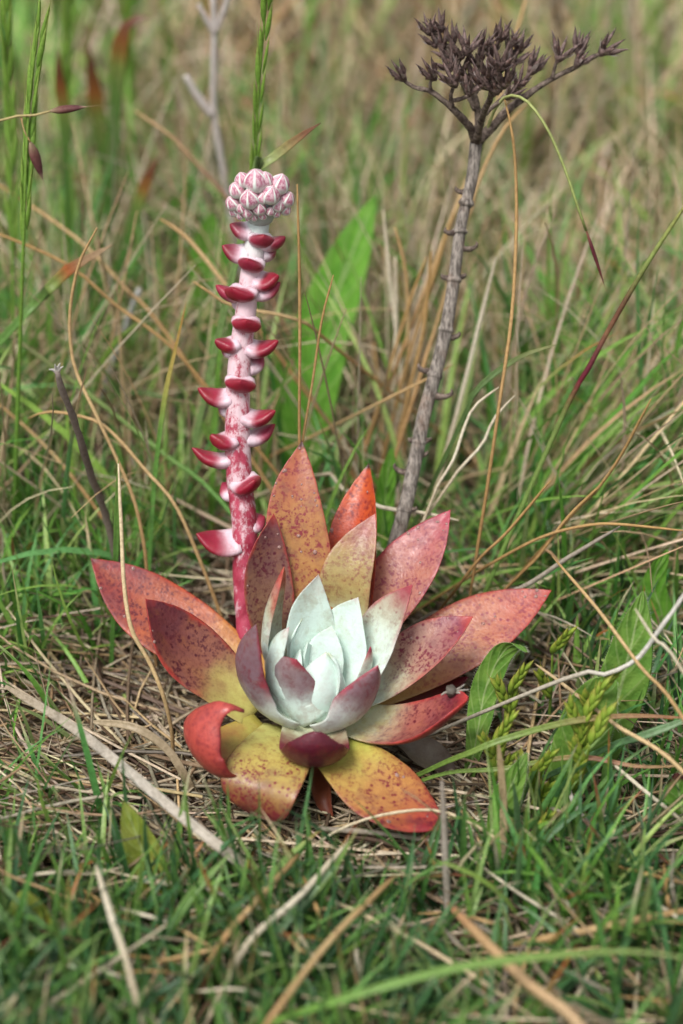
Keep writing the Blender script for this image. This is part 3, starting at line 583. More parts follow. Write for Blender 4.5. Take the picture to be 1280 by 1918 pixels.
def capsule_mesh(seed, open_=.55):
    r0 = random.Random(seed); V = []; F = []; tt = []
    for k in range(5):
        a = k*2*math.pi/5 + r0.uniform(-.2, .2); d = Vector((math.cos(a), math.sin(a), 0)); o_ = open_*r0.uniform(.6, 1.35); h = r0.uniform(.85, 1.15)
        mid = spline([(0, 0, -.2), d*.22 + Vector((0, 0, .1)), d*(.34+.25*o_) + Vector((0, 0, .55*h)), d*(.3+.75*o_) + Vector((0, 0, 1.12*h)), d*(.36+.95*o_) + Vector((0, 0, 1.35*h))], 9)
        b0 = len(V); W = Vector((-d.y, d.x, 0))
        for i, p in enumerate(mid):
            t = i/8; r = interp(t, [(0, .1), (.25, .17), (.5, .19), (.75, .1), (.9, .04), (1, .01)])
            T = (mid[min(8, i+1)]-mid[max(0, i-1)]).normalized(); N = T.cross(W)
            for j in range(7):
                b = j*2*math.pi/7; V.append(p + W*math.cos(b)*r*.8 + N*math.sin(b)*r); tt.append(t)
        for i in range(8):
            for j in range(7): F.append((b0+i*7+j, b0+i*7+(j+1) % 7, b0+(i+1)*7+(j+1) % 7, b0+(i+1)*7+j))
        # a withered petal sliver outside each follicle
        q = len(V); e = d*(.34) + Vector((0, 0, .05)); f = d*(.6+.5*o_) + Vector((0, 0, .75*h)); 
        for s, p in ((-.13, e), (.13, e), (.14, (e+f)/2 + d*.07), (-.14, (e+f)/2 + d*.07), (.0, f + W*r0.uniform(-.1, .1))):
            V.append(p + W*s); tt.append(2.)
        F.append((q, q+1, q+2, q+3)); F.append((q+3, q+2, q+4))
    # cup below
    b0 = len(V)
    for i, (r, z) in enumerate(((.08, -.42), (.26, -.22), (.4, .05), (.34, .2))):
        for j in range(8): V.append(Vector((r*math.cos(j*.785), r*math.sin(j*.785), z+r0.uniform(-.04, .04)))); tt.append(.1)
    for i in range(3):
        for j in range(8): F.append((b0+i*8+j, b0+i*8+(j+1) % 8, b0+(i+1)*8+(j+1) % 8, b0+(i+1)*8+j))
    return mesh('seed_capsule', V, F, {'along': tt})
cm = NT('capsule'); mp = cm.mapping(); a = cm.noise(mp, 4, 5, .7); b = cm.noise(mp, 2.2, 2)
col = cm.mix(cm.rng(a, .35, .68), hexc('#3c302e'), hexc('#806a64')); col = cm.mix(cm.rng(b, .62, .74, 0, .55), col, hexc('#9c8a88')); col = cm.mix(cm.rng(b, .42, .3, 0, .4), col, hexc('#6a3a30'))
col = cm.mix(cm.math('MULTIPLY', cm.rng(cm.attr('along').outputs['Fac'], 1.2, 1.8), .8), col, cm.mix(cm.rng(b, .4, .6), hexc('#6e504c'), hexc('#b5a6a2')))
cap_m = cm.done(cm.bsdf(Base_Color=col, Roughness=.55, Normal=cm.bump(a, .7, .0006), Specular_IOR_Level=.4))
CAPS = [capsule_mesh(k, o_) for k, o_ in ((1, .35), (2, .6), (3, .85), (4, .5))]
for m_ in CAPS: m_.materials.append(cap_m)
CP = [(754,137,-.004,30),(803,51,.01,26),(825,45,.010,26),(829,76,.010,28),(848,68,.010,28),(845,100,.008,30),(876,86,.002,32),(864,96,.004,28),(811,135,-.008,32),(850,147,-.012,34),(880,140,.004,32),(919,92,.012,30),(936,64,.012,30),(973,84,.016,30),(954,76,.014,28),(918,133,-.034,36),(946,147,-.036,36),(938,117,-.036,36),(905,150,-.03,32),(930,160,-.034,32),(997,123,.010,34),(972,150,.0,30),(1048,100,.010,32),(1083,84,.014,30),(1083,110,.010,28),(1130,88,.014,34),(842,120,.0,30),(895,110,.006,30),(905,80,.008,28),(960,110,.012,30),(865,125,.006,30),(815,75,.010,26),(925,165,-.03,30),(955,172,-.004,26),(880,165,-.006,28)]
for k, (px, py, dy, sz) in enumerate(CP):
    p = K(px, py+8, dy); ax = Vector((random.uniform(-.45, .45)+(px-905)/330, random.uniform(-.5, .3), 1)).normalized()
    o = bpy.data.objects.new('seed_capsule', CAPS[k % 4]); C.objects.link(o); o.parent = DST; o.location = p - DST.location
    o.rotation_euler = (ax.to_track_quat('Z', 'Y').to_matrix() @ Matrix.Rotation(random.uniform(0, 6.28), 3, 'Z')).to_euler(); s = sz*mpp(p)*.86; o.scale = (s, s, s)
    # short pedicel down to the nearest branch
    best = None
    for pts, _, _ in BRN:
        for q in spline(pts, 20):
            d = (q-p).length
            if best is None or d < best[0]: best = (d, q)
    q = best[1]
    if best[0] > .0015: link('pedicel', tube_mesh('pedicel', [q, (p*.55+q*.45)+Vector((0, 0, -.001)), p - ax*s*.25], [(0, .0009), (1, .0007)], 8, 6, rough=.15, seed=k), branch_m, DST)
#PART2
# ------------------------------------------------------------------ single stems, blades and straws one can pick out
TANT = [(0, '#b08e60'), (.5, '#c2a67a'), (1, '#a88458')]; PALE = [(0, '#c9bda4'), (.5, '#d8cfba'), (1, '#b8aa90')]
ORNG = [(0, '#a88654'), (.5, '#b49262'), (1, '#98784c')]; GRYT = [(0, '#8e8478'), (.5, '#a89e90'), (1, '#7c7266')]
GRN = [(0, '#7ea04e'), (.4, '#6a9044'), (1, '#55803a')]; BLU = [(0, '#7f9c6e'), (1, '#5d8458')]
WD = [(0, .35), (.08, .8), (.3, 1), (1, 1)]             # tip first
BW = [(0, .04), (.12, .45), (.4, 1), (.8, .9), (1, .7)]
def strand(name, label, cat, pts, w, tint, mode='y', kind='tube', group=None, ground=True, fold=.35, twist=0., prof=None, parent=None, face=None, nl=30):
    """points run from the tip to the root; each is (px, py, Y) or (px, py, height)"""
    P = [(at_y if mode == 'y' else at_z)(*p) for p in pts]
    L0 = sum((P[i+1]-P[i]).length for i in range(len(P)-1)); wm = w*mpp(P[len(P)//2])
    if ground: P = to_ground(P)
    f = L0/sum((P[i+1]-P[i]).length for i in range(len(P)-1))      # colours and taper belong to the part in view
    tint = [(t*f, c) for t, c in tint] + [(1.001, tint[-1][1])]
    prof = [(t*f, k) for t, k in (prof or (WD if kind == 'tube' else BW))] + [(1.001, (prof or BW)[-1][1])]
    if kind == 'tube': me = tube_mesh(name, P, [(t, .5*wm*k) for t, k in (prof or WD)], nl, 7, tint, rough=.08, seed=int(abs(pts[0][0]*7+pts[0][1])))
    else: me = blade_mesh(name, P, [(t, wm*k) for t, k in (prof or BW)], tint, nl, fold, face, twist)
    o = link(name, me, M_STRAW if kind == 'tube' else M_BLADE, parent)
    return o if parent else tag(o, label, cat, group)
ST_ = lambda label, pts, w, tint=TANT, mode='y', **k: strand(k.pop('name', 'dry_straw'), label, k.pop('cat', 'straw'), pts, w, tint, mode, **k)
BL_ = lambda label, pts, w, tint=GRN, mode='y', **k: strand(k.pop('name', 'grass_shoot'), label, k.pop('cat', 'grass blade'), pts, w, tint, mode, kind='blade', **k)
# behind and beside the plant
ST_('thin orange straw rising straight beside the pink bud head', [(557,345,.075),(561,500,.07),(562,650,.065),(561,800,.06),(563,900,.055)], 6, ORNG)
ST_('thin tan straw leaning toward the tip of the tallest rosette leaf', [(625,515,.08),(603,600,.075),(585,720,.068),(567,825,.06),(560,900,.055)], 5, ORNG)
ST_('long thin orange straw hanging down from the dark seed head', [(945,185,.13),(960,250,.12),(967,340,.11),(967,450,.10),(958,600,.085),(935,760,.07),(915,900,.06),(903,975,.055)], 7, ORNG)
ST_('pale straw passing behind the top of the dead stalk', [(990,-20,.26),(960,90,.24),(930,200,.23),(870,350,.2),(820,480,.18),(760,640,.16)], 8)
ST_('straw rising past the right side of the dead stalk', [(989,195,.19),(950,234,.18),(905,320,.17),(868,440,.16),(820,600,.15),(770,760,.13)], 8)
ST_('dry reddish straw drooping left of the dead stalk', [(800,480,.16),(770,560,.155),(730,690,.15),(700,790,.14),(650,910,.13)], 7, ORNG)
for p in ([(718,392,.18),(735,560,.17),(752,700,.16),(752,860,.15)], [(740,425,.17),(760,510,.165),(765,640,.16),(758,820,.15)], [(741,480,.17),(742,600,.165),(736,760,.155)], [(850,400,.17),(800,560,.165),(760,690,.155),(720,850,.14)], [(930,480,.15),(900,600,.14),(860,760,.13),(830,870,.12)], [(700,640,.17),(712,760,.16),(722,880,.15)], [(808,470,.15),(795,610,.145),(770,720,.14),(740,850,.13)]):
    ST_('thin tan straw standing among the stems left of the dead stalk', p, 8, random.choice([TANT, PALE, ORNG]), group='straws standing by the dead stalk')
ST_('pale straw slanting low across the foot of the dead stalk', [(850,682,.12),(800,710,.11),(720,750,.11),(640,790,.12),(560,830,.13),(500,860,.14)], 6)
ST_('straw crossing flat behind the small red back leaf', [(860,975,.06),(790,960,.065),(715,950,.07),(640,915,.09),(590,890,.1)], 8, PALE)
ST_('curly cream straw bending beside the dead stalk', [(935,725,.08),(890,760,.078),(870,800,.075),(850,860,.07),(820,910,.066),(800,960,.062)], 6, PALE)
ST_('wavy pale straw between dead stalk and hanging orange straw', [(965,740,.08),(925,785,.078),(905,830,.075),(860,880,.07),(825,930,.066)], 6, PALE)
ST_('long green stem with dark red joints leaning to the right', [(1300,360,.10),(1215,490,.092),(1150,600,.085),(1105,685,.08),(1070,745,.077),(1000,900,.068),(960,990,.062),(930,1060,.058)], 10, [(0, '#8a8a4a'), (.2, '#7a8a48'), (.3, '#5a2a2a'), (.36, '#7a5a3c'), (.44, '#5c2030'), (.52, '#6a1c2c'), (.6, '#6d7f42'), (1, '#6f8f45')], cat='grass stem', name='grass_shoot')
ST_('broad out of focus pale green stem behind the leaning stem', [(1300,430,.3),(1180,580,.28),(1090,720,.26),(1000,860,.24)], 16, [(0, '#a8b074'), (1, '#7c9a58')], cat='grass stem', name='grass_shoot')
ST_('orange straw leaning inward from the right with curved foot', [(1220,747,.04),(1162,855,.045),(1120,915,.05),(1085,950,.055),(1040,1000,.06)], 6, ORNG)
ST_('olive blade arching with fine tip right of the dead stalk', [(1045,645,.09),(990,662,.09),(940,690,.09),(890,735,.088),(860,800,.085)], 12, [(0, '#8a8a4c'), (.5, '#5f7a42'), (1, '#55703a')], kind='blade', prof=BW, cat='grass blade', name='grass_shoot')
ST_('long orange straw slanting from the purple spikelet to the right leaf', [(1032,900,.03),(950,997,.035),(900,1045,.04),(841,1121,.045)], 6, ORNG)
ST_('second orange straw slanting above the long right leaf', [(1134,900,.05),(1062,971,.05),(1010,1040,.05),(960,1090,.05)], 6, ORNG)
ST_('long straw curving flat above the right leaf tip', [(1290,995,.03),(1160,982,.04),(1100,984,.045),(1017,1005,.05),(930,1050,.055),(880,1080,.06)], 6, ORNG)
ST_('rough dark straw resting along the upper edge of the right leaf', [(1162,986,.042),(1062,1046,.042),(980,1099,.044),(900,1122,.048),(830,1142,.05),(770,1175,.05)], 9, GRYT)
ST_('wide pale straw blade crossing behind the hairy weed', [(1290,965,.10),(1175,1022,.10),(1126,1046,.10),(1060,1075,.10)], 18, [(0, '#cfc294'), (1, '#c2b080')], kind='blade', prof=WD)
ST_('white curved stem bowed in front of the tall hairy leaf', [(1290,1100,-.03),(1268,1135,-.03),(1239,1174,-.03),(1194,1234,-.028),(1130,1264,-.024),(1062,1270,-.02)], 9, [(0, '#dcd8d0'), (.5, '#e2dfd8'), (1, '#b0a898')])
ST_('straight tan straw crossing in front of the tall hairy leaf', [(1034,1041,.02),(1122,1144,-.01),(1197,1245,-.03),(1300,1380,-.055)], 7, TANT)
ST_('pale straw slanting down across the hairy weed toward the right', [(1002,1243,.0),(1050,1278,-.01),(1150,1355,-.035),(1300,1468,-.06)], 8, [(0, '#b09a78'), (.5, '#cfb58c'), (1, '#c2a67a')])
ST_('thin straw tip hanging over the tall hairy leaf', [(1190,1140,-.03),(1225,1195,-.035),(1300,1290,-.05)], 6, PALE)
# left of the plant
ST_('long tan straw bending in an S on the left meadow', [(182,427,.10),(150,490,.098),(134,560,.095),(131,620,.092),(141,690,.088),(176,768,.08),(211,842,.074),(250,932,.066),(270,1020,.06),(277,1090,.055)], 7)
ST_('straw with thread tip curving down to the left leaf base', [(53,784,.09),(94,771,.088),(176,787,.085),(219,819,.08),(273,881,.074),(332,952,.066),(390,1088,.056),(418,1165,.05)], 7)
ST_('cream straw lying in front of the far left leaf', [(222,868,.03),(228,1000,.018),(233,1100,.008),(247,1180,.0),(280,1240,-.004),(305,1300,-.008),(322,1370,-.008),(324,1430,-.006)], 8, [(0, '#d8c8a8'), (.6, '#c9ae80'), (1, '#b8966a')])
BL_('fresh green blade standing behind the far left leaf', [(222,860,.052),(221,940,.05),(219,1010,.048),(216,1080,.046)], 13)
BL_('two tone blade of green foot and orange tip left of the stalk', [(350,562,.10),(330,650,.096),(312,729,.09),(299,819,.084),(289,912,.078),(283,1010,.07)], 10, [(0, '#c09050'), (.35, '#a8a050'), (.55, '#6a9a44'), (1, '#5f9040')])
ST_('long dark green stem slanting across the left meadow to the pink stalk', [(-20,600,.16),(94,682,.145),(195,760,.13),(312,854,.11),(422,948,.09)], 9, [(0, '#6a5a4a'), (.3, '#7a8a50'), (1, '#5f8a44')], cat='grass stem', name='grass_shoot')
for k, p in enumerate(([(-20,335,.2),(80,400,.19),(165,465,.18),(235,540,.17),(330,650,.15)], [(-20,430,.15),(125,495,.145),(215,570,.14),(310,640,.13),(400,740,.12)], [(-10,750,.12),(80,830,.115),(168,936,.1)])):
    ST_('thin straw slanting down to the right across the left meadow', p, 7, [TANT, ORNG, TANT][k], group='straws slanting over the left meadow')
ST_('brown straw pointing at the pink bud head from the upper left', [(252,207,.24),(320,255,.23),(380,320,.22),(425,370,.21),(470,470,.2)], 7, [(0, '#b89a70'), (.6, '#7d5c48'), (1, '#8a6a50')])
ST_('tan straw reaching the flowering stalk from the left', [(300,410,.17),(350,445,.165),(420,530,.155),(480,610,.15)], 9)
ST_('tan straw ending under the upper bracts of the stalk', [(362,527,.12),(400,552,.12),(440,575,.12),(560,600,.12),(640,660,.13)], 7)
BL_('hairy green blade with orange brown withered tip', [(212,458,.13),(170,482,.13),(130,505,.13),(85,550,.13),(40,597,.13)], 24, [(0, '#a89070'), (.3, '#9a7a58'), (.42, '#b05a2c'), (.55, '#8a9a50'), (1, '#6a9448')])
BL_('green blade with rusty tip rising behind the pink bud head', [(602,230,.13),(560,258,.13),(520,290,.13),(482,318,.13),(470,370,.13)], 20, [(0, '#6a4430'), (.3, '#8a5a38'), (.42, '#9aa064'), (1, '#8aa868')])
for p, w_ in (([(285,32,.3),(245,40,.3),(228,80,.3),(222,130,.3),(215,230,.3)], 34), ([(108,90,.28),(112,150,.28),(120,210,.28),(125,300,.28)], 24), ([(300,290,.26),(280,330,.26),(262,375,.26),(240,450,.26)], 26), ([(165,80,.34),(170,120,.34),(185,220,.34),(200,330,.34)], 30)):
    BL_('broad out of focus green blade with scorched rusty tip', p, w_, [(0, '#7a5a48'), (.2, '#6e4430'), (.4, '#96602f'), (.55, '#7f8f48'), (1, '#5d8440')], group='scorched blades in the left background')
ST_('short pale grey stick leaning among left grass', [(262,540,.2),(250,570,.2),(240,598,.2)], 11, [(0, '#b8b8b8'), (1, '#a8a8a4')], prof=[(0, .9), (1, 1)])
# grass in front
ST_('broad bleached flat straw running down in front of the rosette', [(10,1285,.035),(150,1372,.036),(330,1520,.034),(430,1600,.028),(525,1672,.012)], 20, [(0, '#a89880'), (.5, '#c8c0b4'), (1, '#c2b6a4')], 'z', kind='blade', prof=WD)
ST_('flattened tan straw bending to the ground by the curled leaf', [(175,1352,.026),(250,1362,.028),(310,1400,.022),(345,1450,.014),(366,1492,.004)], 16, [(0, '#b8a688'), (1, '#a8967a')], 'z', kind='blade', prof=WD)
ST_('stout brown straw out of focus at the lower right', [(840,1692,.03),(930,1785,.035),(1000,1850,.036),(1110,1950,.034)], 22, [(0, '#a07050'), (.25, '#b09068'), (1, '#bca07c')], 'z')
BL_('long green blade lying level across the front edge', [(1320,1800,.05),(1200,1783,.05),(1080,1786,.05),(860,1812,.048),(640,1872,.04),(470,1930,.02)], 17, [(0, '#8a9a58'), (.5, '#7aa04a'), (1, '#7aa84c')], 'z')
ST_('grey hairy stem standing upright in front of the lower right leaf', [(828,1462,-.075),(833,1560,-.08),(838,1680,-.085),(845,1800,-.09),(852,1930,-.095)], 14, [(0, '#8f857a'), (.4, '#a8a094'), (1, '#8a7a6a')])
ST_('straw with grey green lower half bowing down before the right weeds', [(934,1395,-.05),(943,1500,-.056),(940,1600,-.062),(912,1700,-.07),(868,1810,-.08)], 15, [(0, '#b09a78'), (.45, '#c0ac88'), (.58, '#9a9a98'), (.7, '#9ab08c'), (1, '#8fac80')], kind='blade', prof=WD)
ST_('fine cream straw arching over the lower right leaf tip', [(548,1612,.012),(640,1552,.022),(740,1522,.026),(840,1523,.026),(960,1590,.022),(1080,1680,.018),(1180,1750,.012),(1300,1815,.004)], 6, [(0, '#d8ccb0'), (1, '#c2a67a')], 'z')
ST_('grey flat dead stem lying under the lower right leaf', [(600,1552,.010),(720,1562,.011),(840,1580,.011),(985,1606,.008)], 12, GRYT, 'z', prof=[(0, .8), (.1, 1), (1, .6)])
tw = ST_('bleached grey forked twig lying at the lower right', [(1064,1474,.022),(1085,1522,.020),(1150,1592,.018),(1215,1655,.014),(1310,1745,.008)], 13, [(0, '#c9c2ba'), (.3, '#8f867c'), (1, '#a89e92')], 'z', prof=[(0, .6), (.1, .8), (1, 1.1)], cat='twig', name='twig')
strand('twig_fork', None, None, [(1030,1514,.016),(1060,1520,.018),(1086,1524,.019)], 9, GRYT, 'z', ground=False, parent=tw)
ST_('white straw slanting to the ground at the right edge', [(1134,1418,.03),(1200,1475,.026),(1310,1565,.012)], 8, PALE, 'z')
BL_('long green to pink blade lying level across the right weeds', [(1310,1346,.045),(1180,1341,.045),(1065,1352,.044),(940,1386,.04),(880,1410,.034),(825,1432,.024)], 13, [(0, '#b07a5a'), (.3, '#a0805a'), (.55, '#7f9448'), (1, '#7a9a48')], 'z')
BL_('second level blade lying lower across the right weeds', [(1310,1432,.03),(1200,1436,.03),(1080,1418,.03),(940,1440,.026),(820,1452,.018)], 10, [(0, '#b09a6a'), (.4, '#b07a62'), (.6, '#8a9a4c'), (1, '#7a9a48')], 'z')
BL_('flat green blade rising to the right edge beside hairy leaves', [(1310,1332,.05),(1275,1352,.048),(1200,1380,.042),(1135,1402,.034)], 16, BLU, 'z')
ST_('wide tan straw lying level at the lower right edge', [(1310,1700,.022),(1190,1724,.022),(1090,1745,.02),(1010,1760,.016),(955,1772,.008)], 15, TANT, 'z')
ST_('pale straw running down from the grey stem to the lower right', [(872,1600,.02),(960,1665,.02),(1040,1715,.018),(1105,1755,.016),(1230,1830,.008)], 7, PALE, 'z')
for p in ([(-15,1640,-.10),(80,1735,-.105),(170,1838,-.11),(265,1930,-.115)], [(700,1688,-.09),(738,1765,-.095),(765,1840,-.1),(785,1930,-.105)], [(640,1610,-.09),(560,1700,-.1),(480,1800,-.11)], [(430,1600,-.09),(350,1690,-.1),(290,1800,-.11)]):
    BL_('broad green blade leaning out of focus in the front grass', p, 20, random.choice([GRN, BLU]), group='broad front blades')
BL_('wide pale green blade drooping at the lower left corner', [(215,1835,-.12),(120,1798,-.115),(60,1765,-.11),(-20,1712,-.105)], 26, [(0, '#9ab084'), (1, '#8fae74')])
BL_('single orange dying blade standing in the front grass', [(466,1600,-.08),(460,1640,-.08),(452,1690,-.08)], 13, [(0, '#c08a30'), (1, '#b87a28')])
for k, p in enumerate(([(560,1600,.03),(470,1700,.03),(400,1790,.025)], [(650,1580,.032),(560,1680,.032),(470,1760,.03),(420,1850,.02)], [(740,1640,.035),(620,1760,.04),(520,1890,.04),(480,1950,.03)], [(180,1620,.035),(210,1720,.04),(250,1850,.035)])):
    ST_('blurred tan straw leaning over the front grass', p, 13, [TANT, PALE, TANT, PALE][k], 'z', group='blurred straws over the front grass')
for k in range(60):
    x0, y0 = rng.uniform(0, 1280), rng.uniform(1590, 1900); a = rng.normal(.55, .5); ln = rng.uniform(90, 260)
    if 330 < x0 < 900 and y0 < 1640: continue
    z0 = rng.uniform(.008, .024); p = [(x0, y0, z0), (x0+.5*ln*math.cos(a)+rng.normal(0, 8), y0+.5*ln*math.sin(a)*.7+rng.normal(0, 8), z0+rng.uniform(-.002, .008)), (x0+ln*math.cos(a), y0+ln*math.sin(a)*.7, .004)]
    ST_('dry straw lying loose over the front grass', p, rng.uniform(5, 10), [PALE, TANT, GRYT, ORNG][k % 4], 'z', group='loose straws over the front grass')

# grey forked twig in the left background
TW = empty('forked_twig', at_z(460, 780, 0), 'pale grey forked twig standing out of focus behind the bud head', 'twig')
tp = to_ground([at_y(*p) for p in [(398,-30,.27),(402,60,.27),(400,150,.27),(402,215,.27),(415,300,.27),(428,370,.27),(445,470,.27)]])
GT = [(0, '#d0c8c4'), (1, '#b8aeaa')]
for nm, P, r in (('stem', tp, .0016), ('fork', [at_y(*p) for p in [(348,142,.27),(372,182,.27),(398,215,.27)]], .0018), ('fork', [at_y(*p) for p in [(372,8,.27),(384,30,.27),(401,62,.27)]], .0012), ('fork', [at_y(*p) for p in [(432,-20,.27),(418,25,.27),(402,62,.27)]], .0012)):
    link(nm, tube_mesh(nm, P, [(0, r*.8), (1, r*1.25)], 24, 7, GT, rough=.1), M_STRAW, TW)
# short dark twig with splintered tip at the left
T2 = empty('splintered_twig', at_z(215, 1040, 0), 'dark brown twig with white splintered tip standing left of the rosette', 'twig')
link('stem', tube_mesh('stem', to_ground([at_y(*p) for p in [(107,694,.05),(118,735,.052),(140,790,.056),(158,850,.06),(175,900,.064),(195,955,.068),(210,1010,.07)]]), [(0, .0010), (.1, .0012), (1, .0017)], 40, 8, [(0, '#8a7e76'), (.3, '#6e625a'), (.6, '#80746a'), (1, '#66564c')], rough=.22), M_STRAW, T2)
for dx, dy in ((-15, -2), (-4, -12), (12, -8), (6, -14)):
    link('splinter', tube_mesh('splinter', [at_y(107+dx, 694+dy, .048), at_y(107+dx*.4, 694+dy*.3, .05), at_y(108, 700, .05)], [(0, .0001), (.5, .0006), (1, .0009)], 6, 5, [(0, '#e6e4e0'), (1, '#a89e94')]), M_STRAW, T2)

# ------------------------------------------------------------------ green seed heads
def lens_mesh(name, L, Wd, tint, nl=10, nr=8, awn=0.):
    V = []; F = []; col = []
    pr = [(0, .25), (.2, .85), (.4, 1), (.7, .7), (.9, .25), (1, .05)]
    for i in range(nl):
        t = i/(nl-1)
        for j in range(nr):
            a = j*6.2832/nr; r = .5*Wd*interp(t, pr); V.append((r*math.cos(a), r*.62*math.sin(a), L*t)); col.append(ctint(t, tint))
    for i in range(nl-1):
        for j in range(nr): F.append((i*nr+j, i*nr+(j+1) % nr, (i+1)*nr+(j+1) % nr, (i+1)*nr+j))
    if awn:
        b = len(V)
        for x, z in ((-.00014, L*.9), (.00014, L*.9), (.0, L*.9+awn)): V.append((x, 0, z)); col.append(ctint(1, tint))
        F.append((b, b+1, b+2))
    return mesh(name, V, F, {'tint': np.array(col)})
SPK = lens_mesh('spikelet', .0150, .0021, [(0, '#6f9a3c'), (.6, '#86ac48'), (1, '#a0b45c')], awn=.012); SPK.materials.append(M_BLADE)
def put(me, name, parent, p, ax, s=1., roll=0.):
    o = bpy.data.objects.new(name, me); C.objects.link(o); o.parent = parent; o.location = Vector(p) - world_loc(parent)
    o.rotation_euler = (Vector(ax).to_track_quat('Z', 'Y').to_matrix() @ Matrix.Rotation(roll, 3, 'Z')).to_euler(); o.scale = (s, s, s); return o
def spike(label, pts, head_frac, n, s, group=None, w=7):
    P = to_ground([at_y(*p) for p in pts]); root = empty('seed_spike', (P[-1].x, P[-1].y, 0), label, 'grass spike', group)
    link('stem', tube_mesh('stem', P, [(0, .0004), (.4, .0007), (1, .0011)], 40, 7, [(0, '#86a848'), (1, '#64903c')]), M_BLADE, root)
    cv = spline(P, 200)
    for k in range(n):
        i = int(200*head_frac*(k+.3)/n); p = cv[i]; T = (cv[max(0, i-3)]-cv[i+3]).normalized(); sd = 1 if k % 2 else -1
        put(SPK, 'spikelet', root, p + Vector((sd*.0006, 0, -.004)), (T + Vector((sd*.09, random.uniform(-.1, .08), 0))), s*random.uniform(.85, 1.1), random.uniform(0, 3))
spike('slender green seed spike rising behind the pink bud head', [(502,-40,.14),(494,60,.14),(486,150,.14),(482,220,.14),(478,310,.14),(474,420,.14)], .45, 19, 1.0)
spike('green seed spike with brown florets beside it at the far left', [(74,40,.13),(62,130,.128),(54,210,.126),(48,330,.12),(44,470,.115),(38,640,.11)], .34, 19, 1.1)
for p in ([(130,-40,.3),(126,60,.3),(124,140,.3),(122,320,.3)], [(8,-40,.2),(12,80,.2),(18,200,.2),(22,400,.19)], [(240,-20,.45),(242,80,.45),(246,220,.45)], [(310,40,.5),(312,120,.5),(316,260,.5)], [(690,-20,.6),(680,40,.6),(664,140,.6)], [(990,180,.4),(986,260,.4),(980,380,.4)]):
    spike('blurred green seed spike standing in the background grass', p, .5, 16, 1.3, 'blurred seed spikes')
# purplish florets on a wiry stem at the upper left
FLO = lens_mesh('floret', .0125, .0042, [(0, '#8a7a60'), (.3, '#6d4640'), (.8, '#5a3438'), (1, '#b09a80')], awn=.006); FLO.materials.append(M_STRAW)
FS = empty('floret_stem', at_z(2, 700, 0), 'wiry straw stem carrying two purple brown drooping florets', 'grass stem')
fp = [at_y(*p) for p in [(96,208,.125),(60,217,.125),(0,226,.125),(-40,300,.125),(-50,500,.12)]]
link('stem', tube_mesh('stem', to_ground(fp), [(0, .0005), (1, .0007)], 36, 6, [(0, '#b0a070'), (1, '#7a9048')]), M_STRAW, FS)
link('pedicel', tube_mesh('pedicel', [at_y(40, 220, .125), at_y(46, 245, .124), at_y(58, 268, .123)], [(0, .0003), (1, .0003)], 8, 5, TANT), M_STRAW, FS)
put(FLO, 'floret', FS, at_y(94, 208, .125), Vector((1, 0, .12)), 1.1); put(FLO, 'floret', FS, at_y(57, 266, .123), Vector((.28, -.2, -1)), 1.15)
# arched stem with hanging purple spikelet at the right
AR = empty('drooping_grass', at_z(880, 700, 0), 'fine pale green stem arching over with a hanging dark purple spikelet', 'grass stem')
ap = to_ground([at_y(*p) for p in [(1098,432,.10),(1080,380,.10),(1056,310,.105),(1020,232,.11),(975,182,.12),(930,200,.13),(890,330,.14),(860,500,.145),(830,640,.15)]])
link('stem', tube_mesh('stem', ap, [(0, .0005), (1, .0008)], 60, 6, [(0, '#9aa862'), (.5, '#b0b07a'), (1, '#8a9a58')]), M_STRAW, AR)
PSK = lens_mesh('spikelet', .0225, .0020, [(0, '#8a5a4a'), (.3, '#5c2430'), (1, '#6d3a34')], 14, 8, .006); PSK.materials.append(M_STRAW)
put(PSK, 'spikelet', AR, at_y(1098, 430, .10), at_y(1136, 545, .095)-at_y(1098, 430, .10), 1.)
# bright green brome heads among the right weeds
LEM = lens_mesh('lemma', .0062, .0026, [(0, '#7a9a3a'), (.5, '#93b040'), (1, '#b0a850')], 8, 7, .004); LEM.materials.append(M_BLADE)
def brome(label, px, py, Y, h, n, lean, group):
    tip = at_y(px, py, Y); root_p = at_y(px-lean*30, py+h, Y); P = to_ground([tip, (tip+root_p)/2+Vector((lean*.001, 0, 0)), root_p])
    root = empty('brome_head', (P[-1].x, P[-1].y, 0), label, 'grass head', group)
    link('stem', tube_mesh('stem', P, [(0, .0004), (1, .0008)], 20, 6, [(0, '#86a040'), (1, '#5f8a3c')]), M_BLADE, root)
    cv = spline(P, 100)
    for b in range(n):                                # each branchlet is a flat ear of overlapping scales
        i = int(45*b/max(1, n-1)); p0 = cv[i]; sd = (1, -1, .25)[b % 3]; ax = Vector((sd*.38, random.uniform(-.35, .1), 1)).normalized()
        for k in range(6):
            q = p0 + ax*(.0024*k); s2 = 1 if k % 2 else -1
            put(LEM, 'scale', root, q, ax + Vector((s2*.24, 0, 0)), random.uniform(1.25, 1.6)*(1-.05*k), random.uniform(-.4, .4))
for px, py, Y, h, n, lean in ((955,1300,.0,130,3,.4),(925,1400,-.03,140,4,-.3),(1000,1455,-.035,130,4,.3),(1095,1345,-.03,120,4,1.2),(1120,1300,-.02,130,3,1.),(1105,1395,-.04,110,3,1.5),(1035,1225,.01,120,2,.2),(995,1590,-.06,90,2,.4)):
    brome('bright green brome head of overlapping scales among the right weeds', px, py, Y, h, n, lean, 'brome heads among the right weeds')

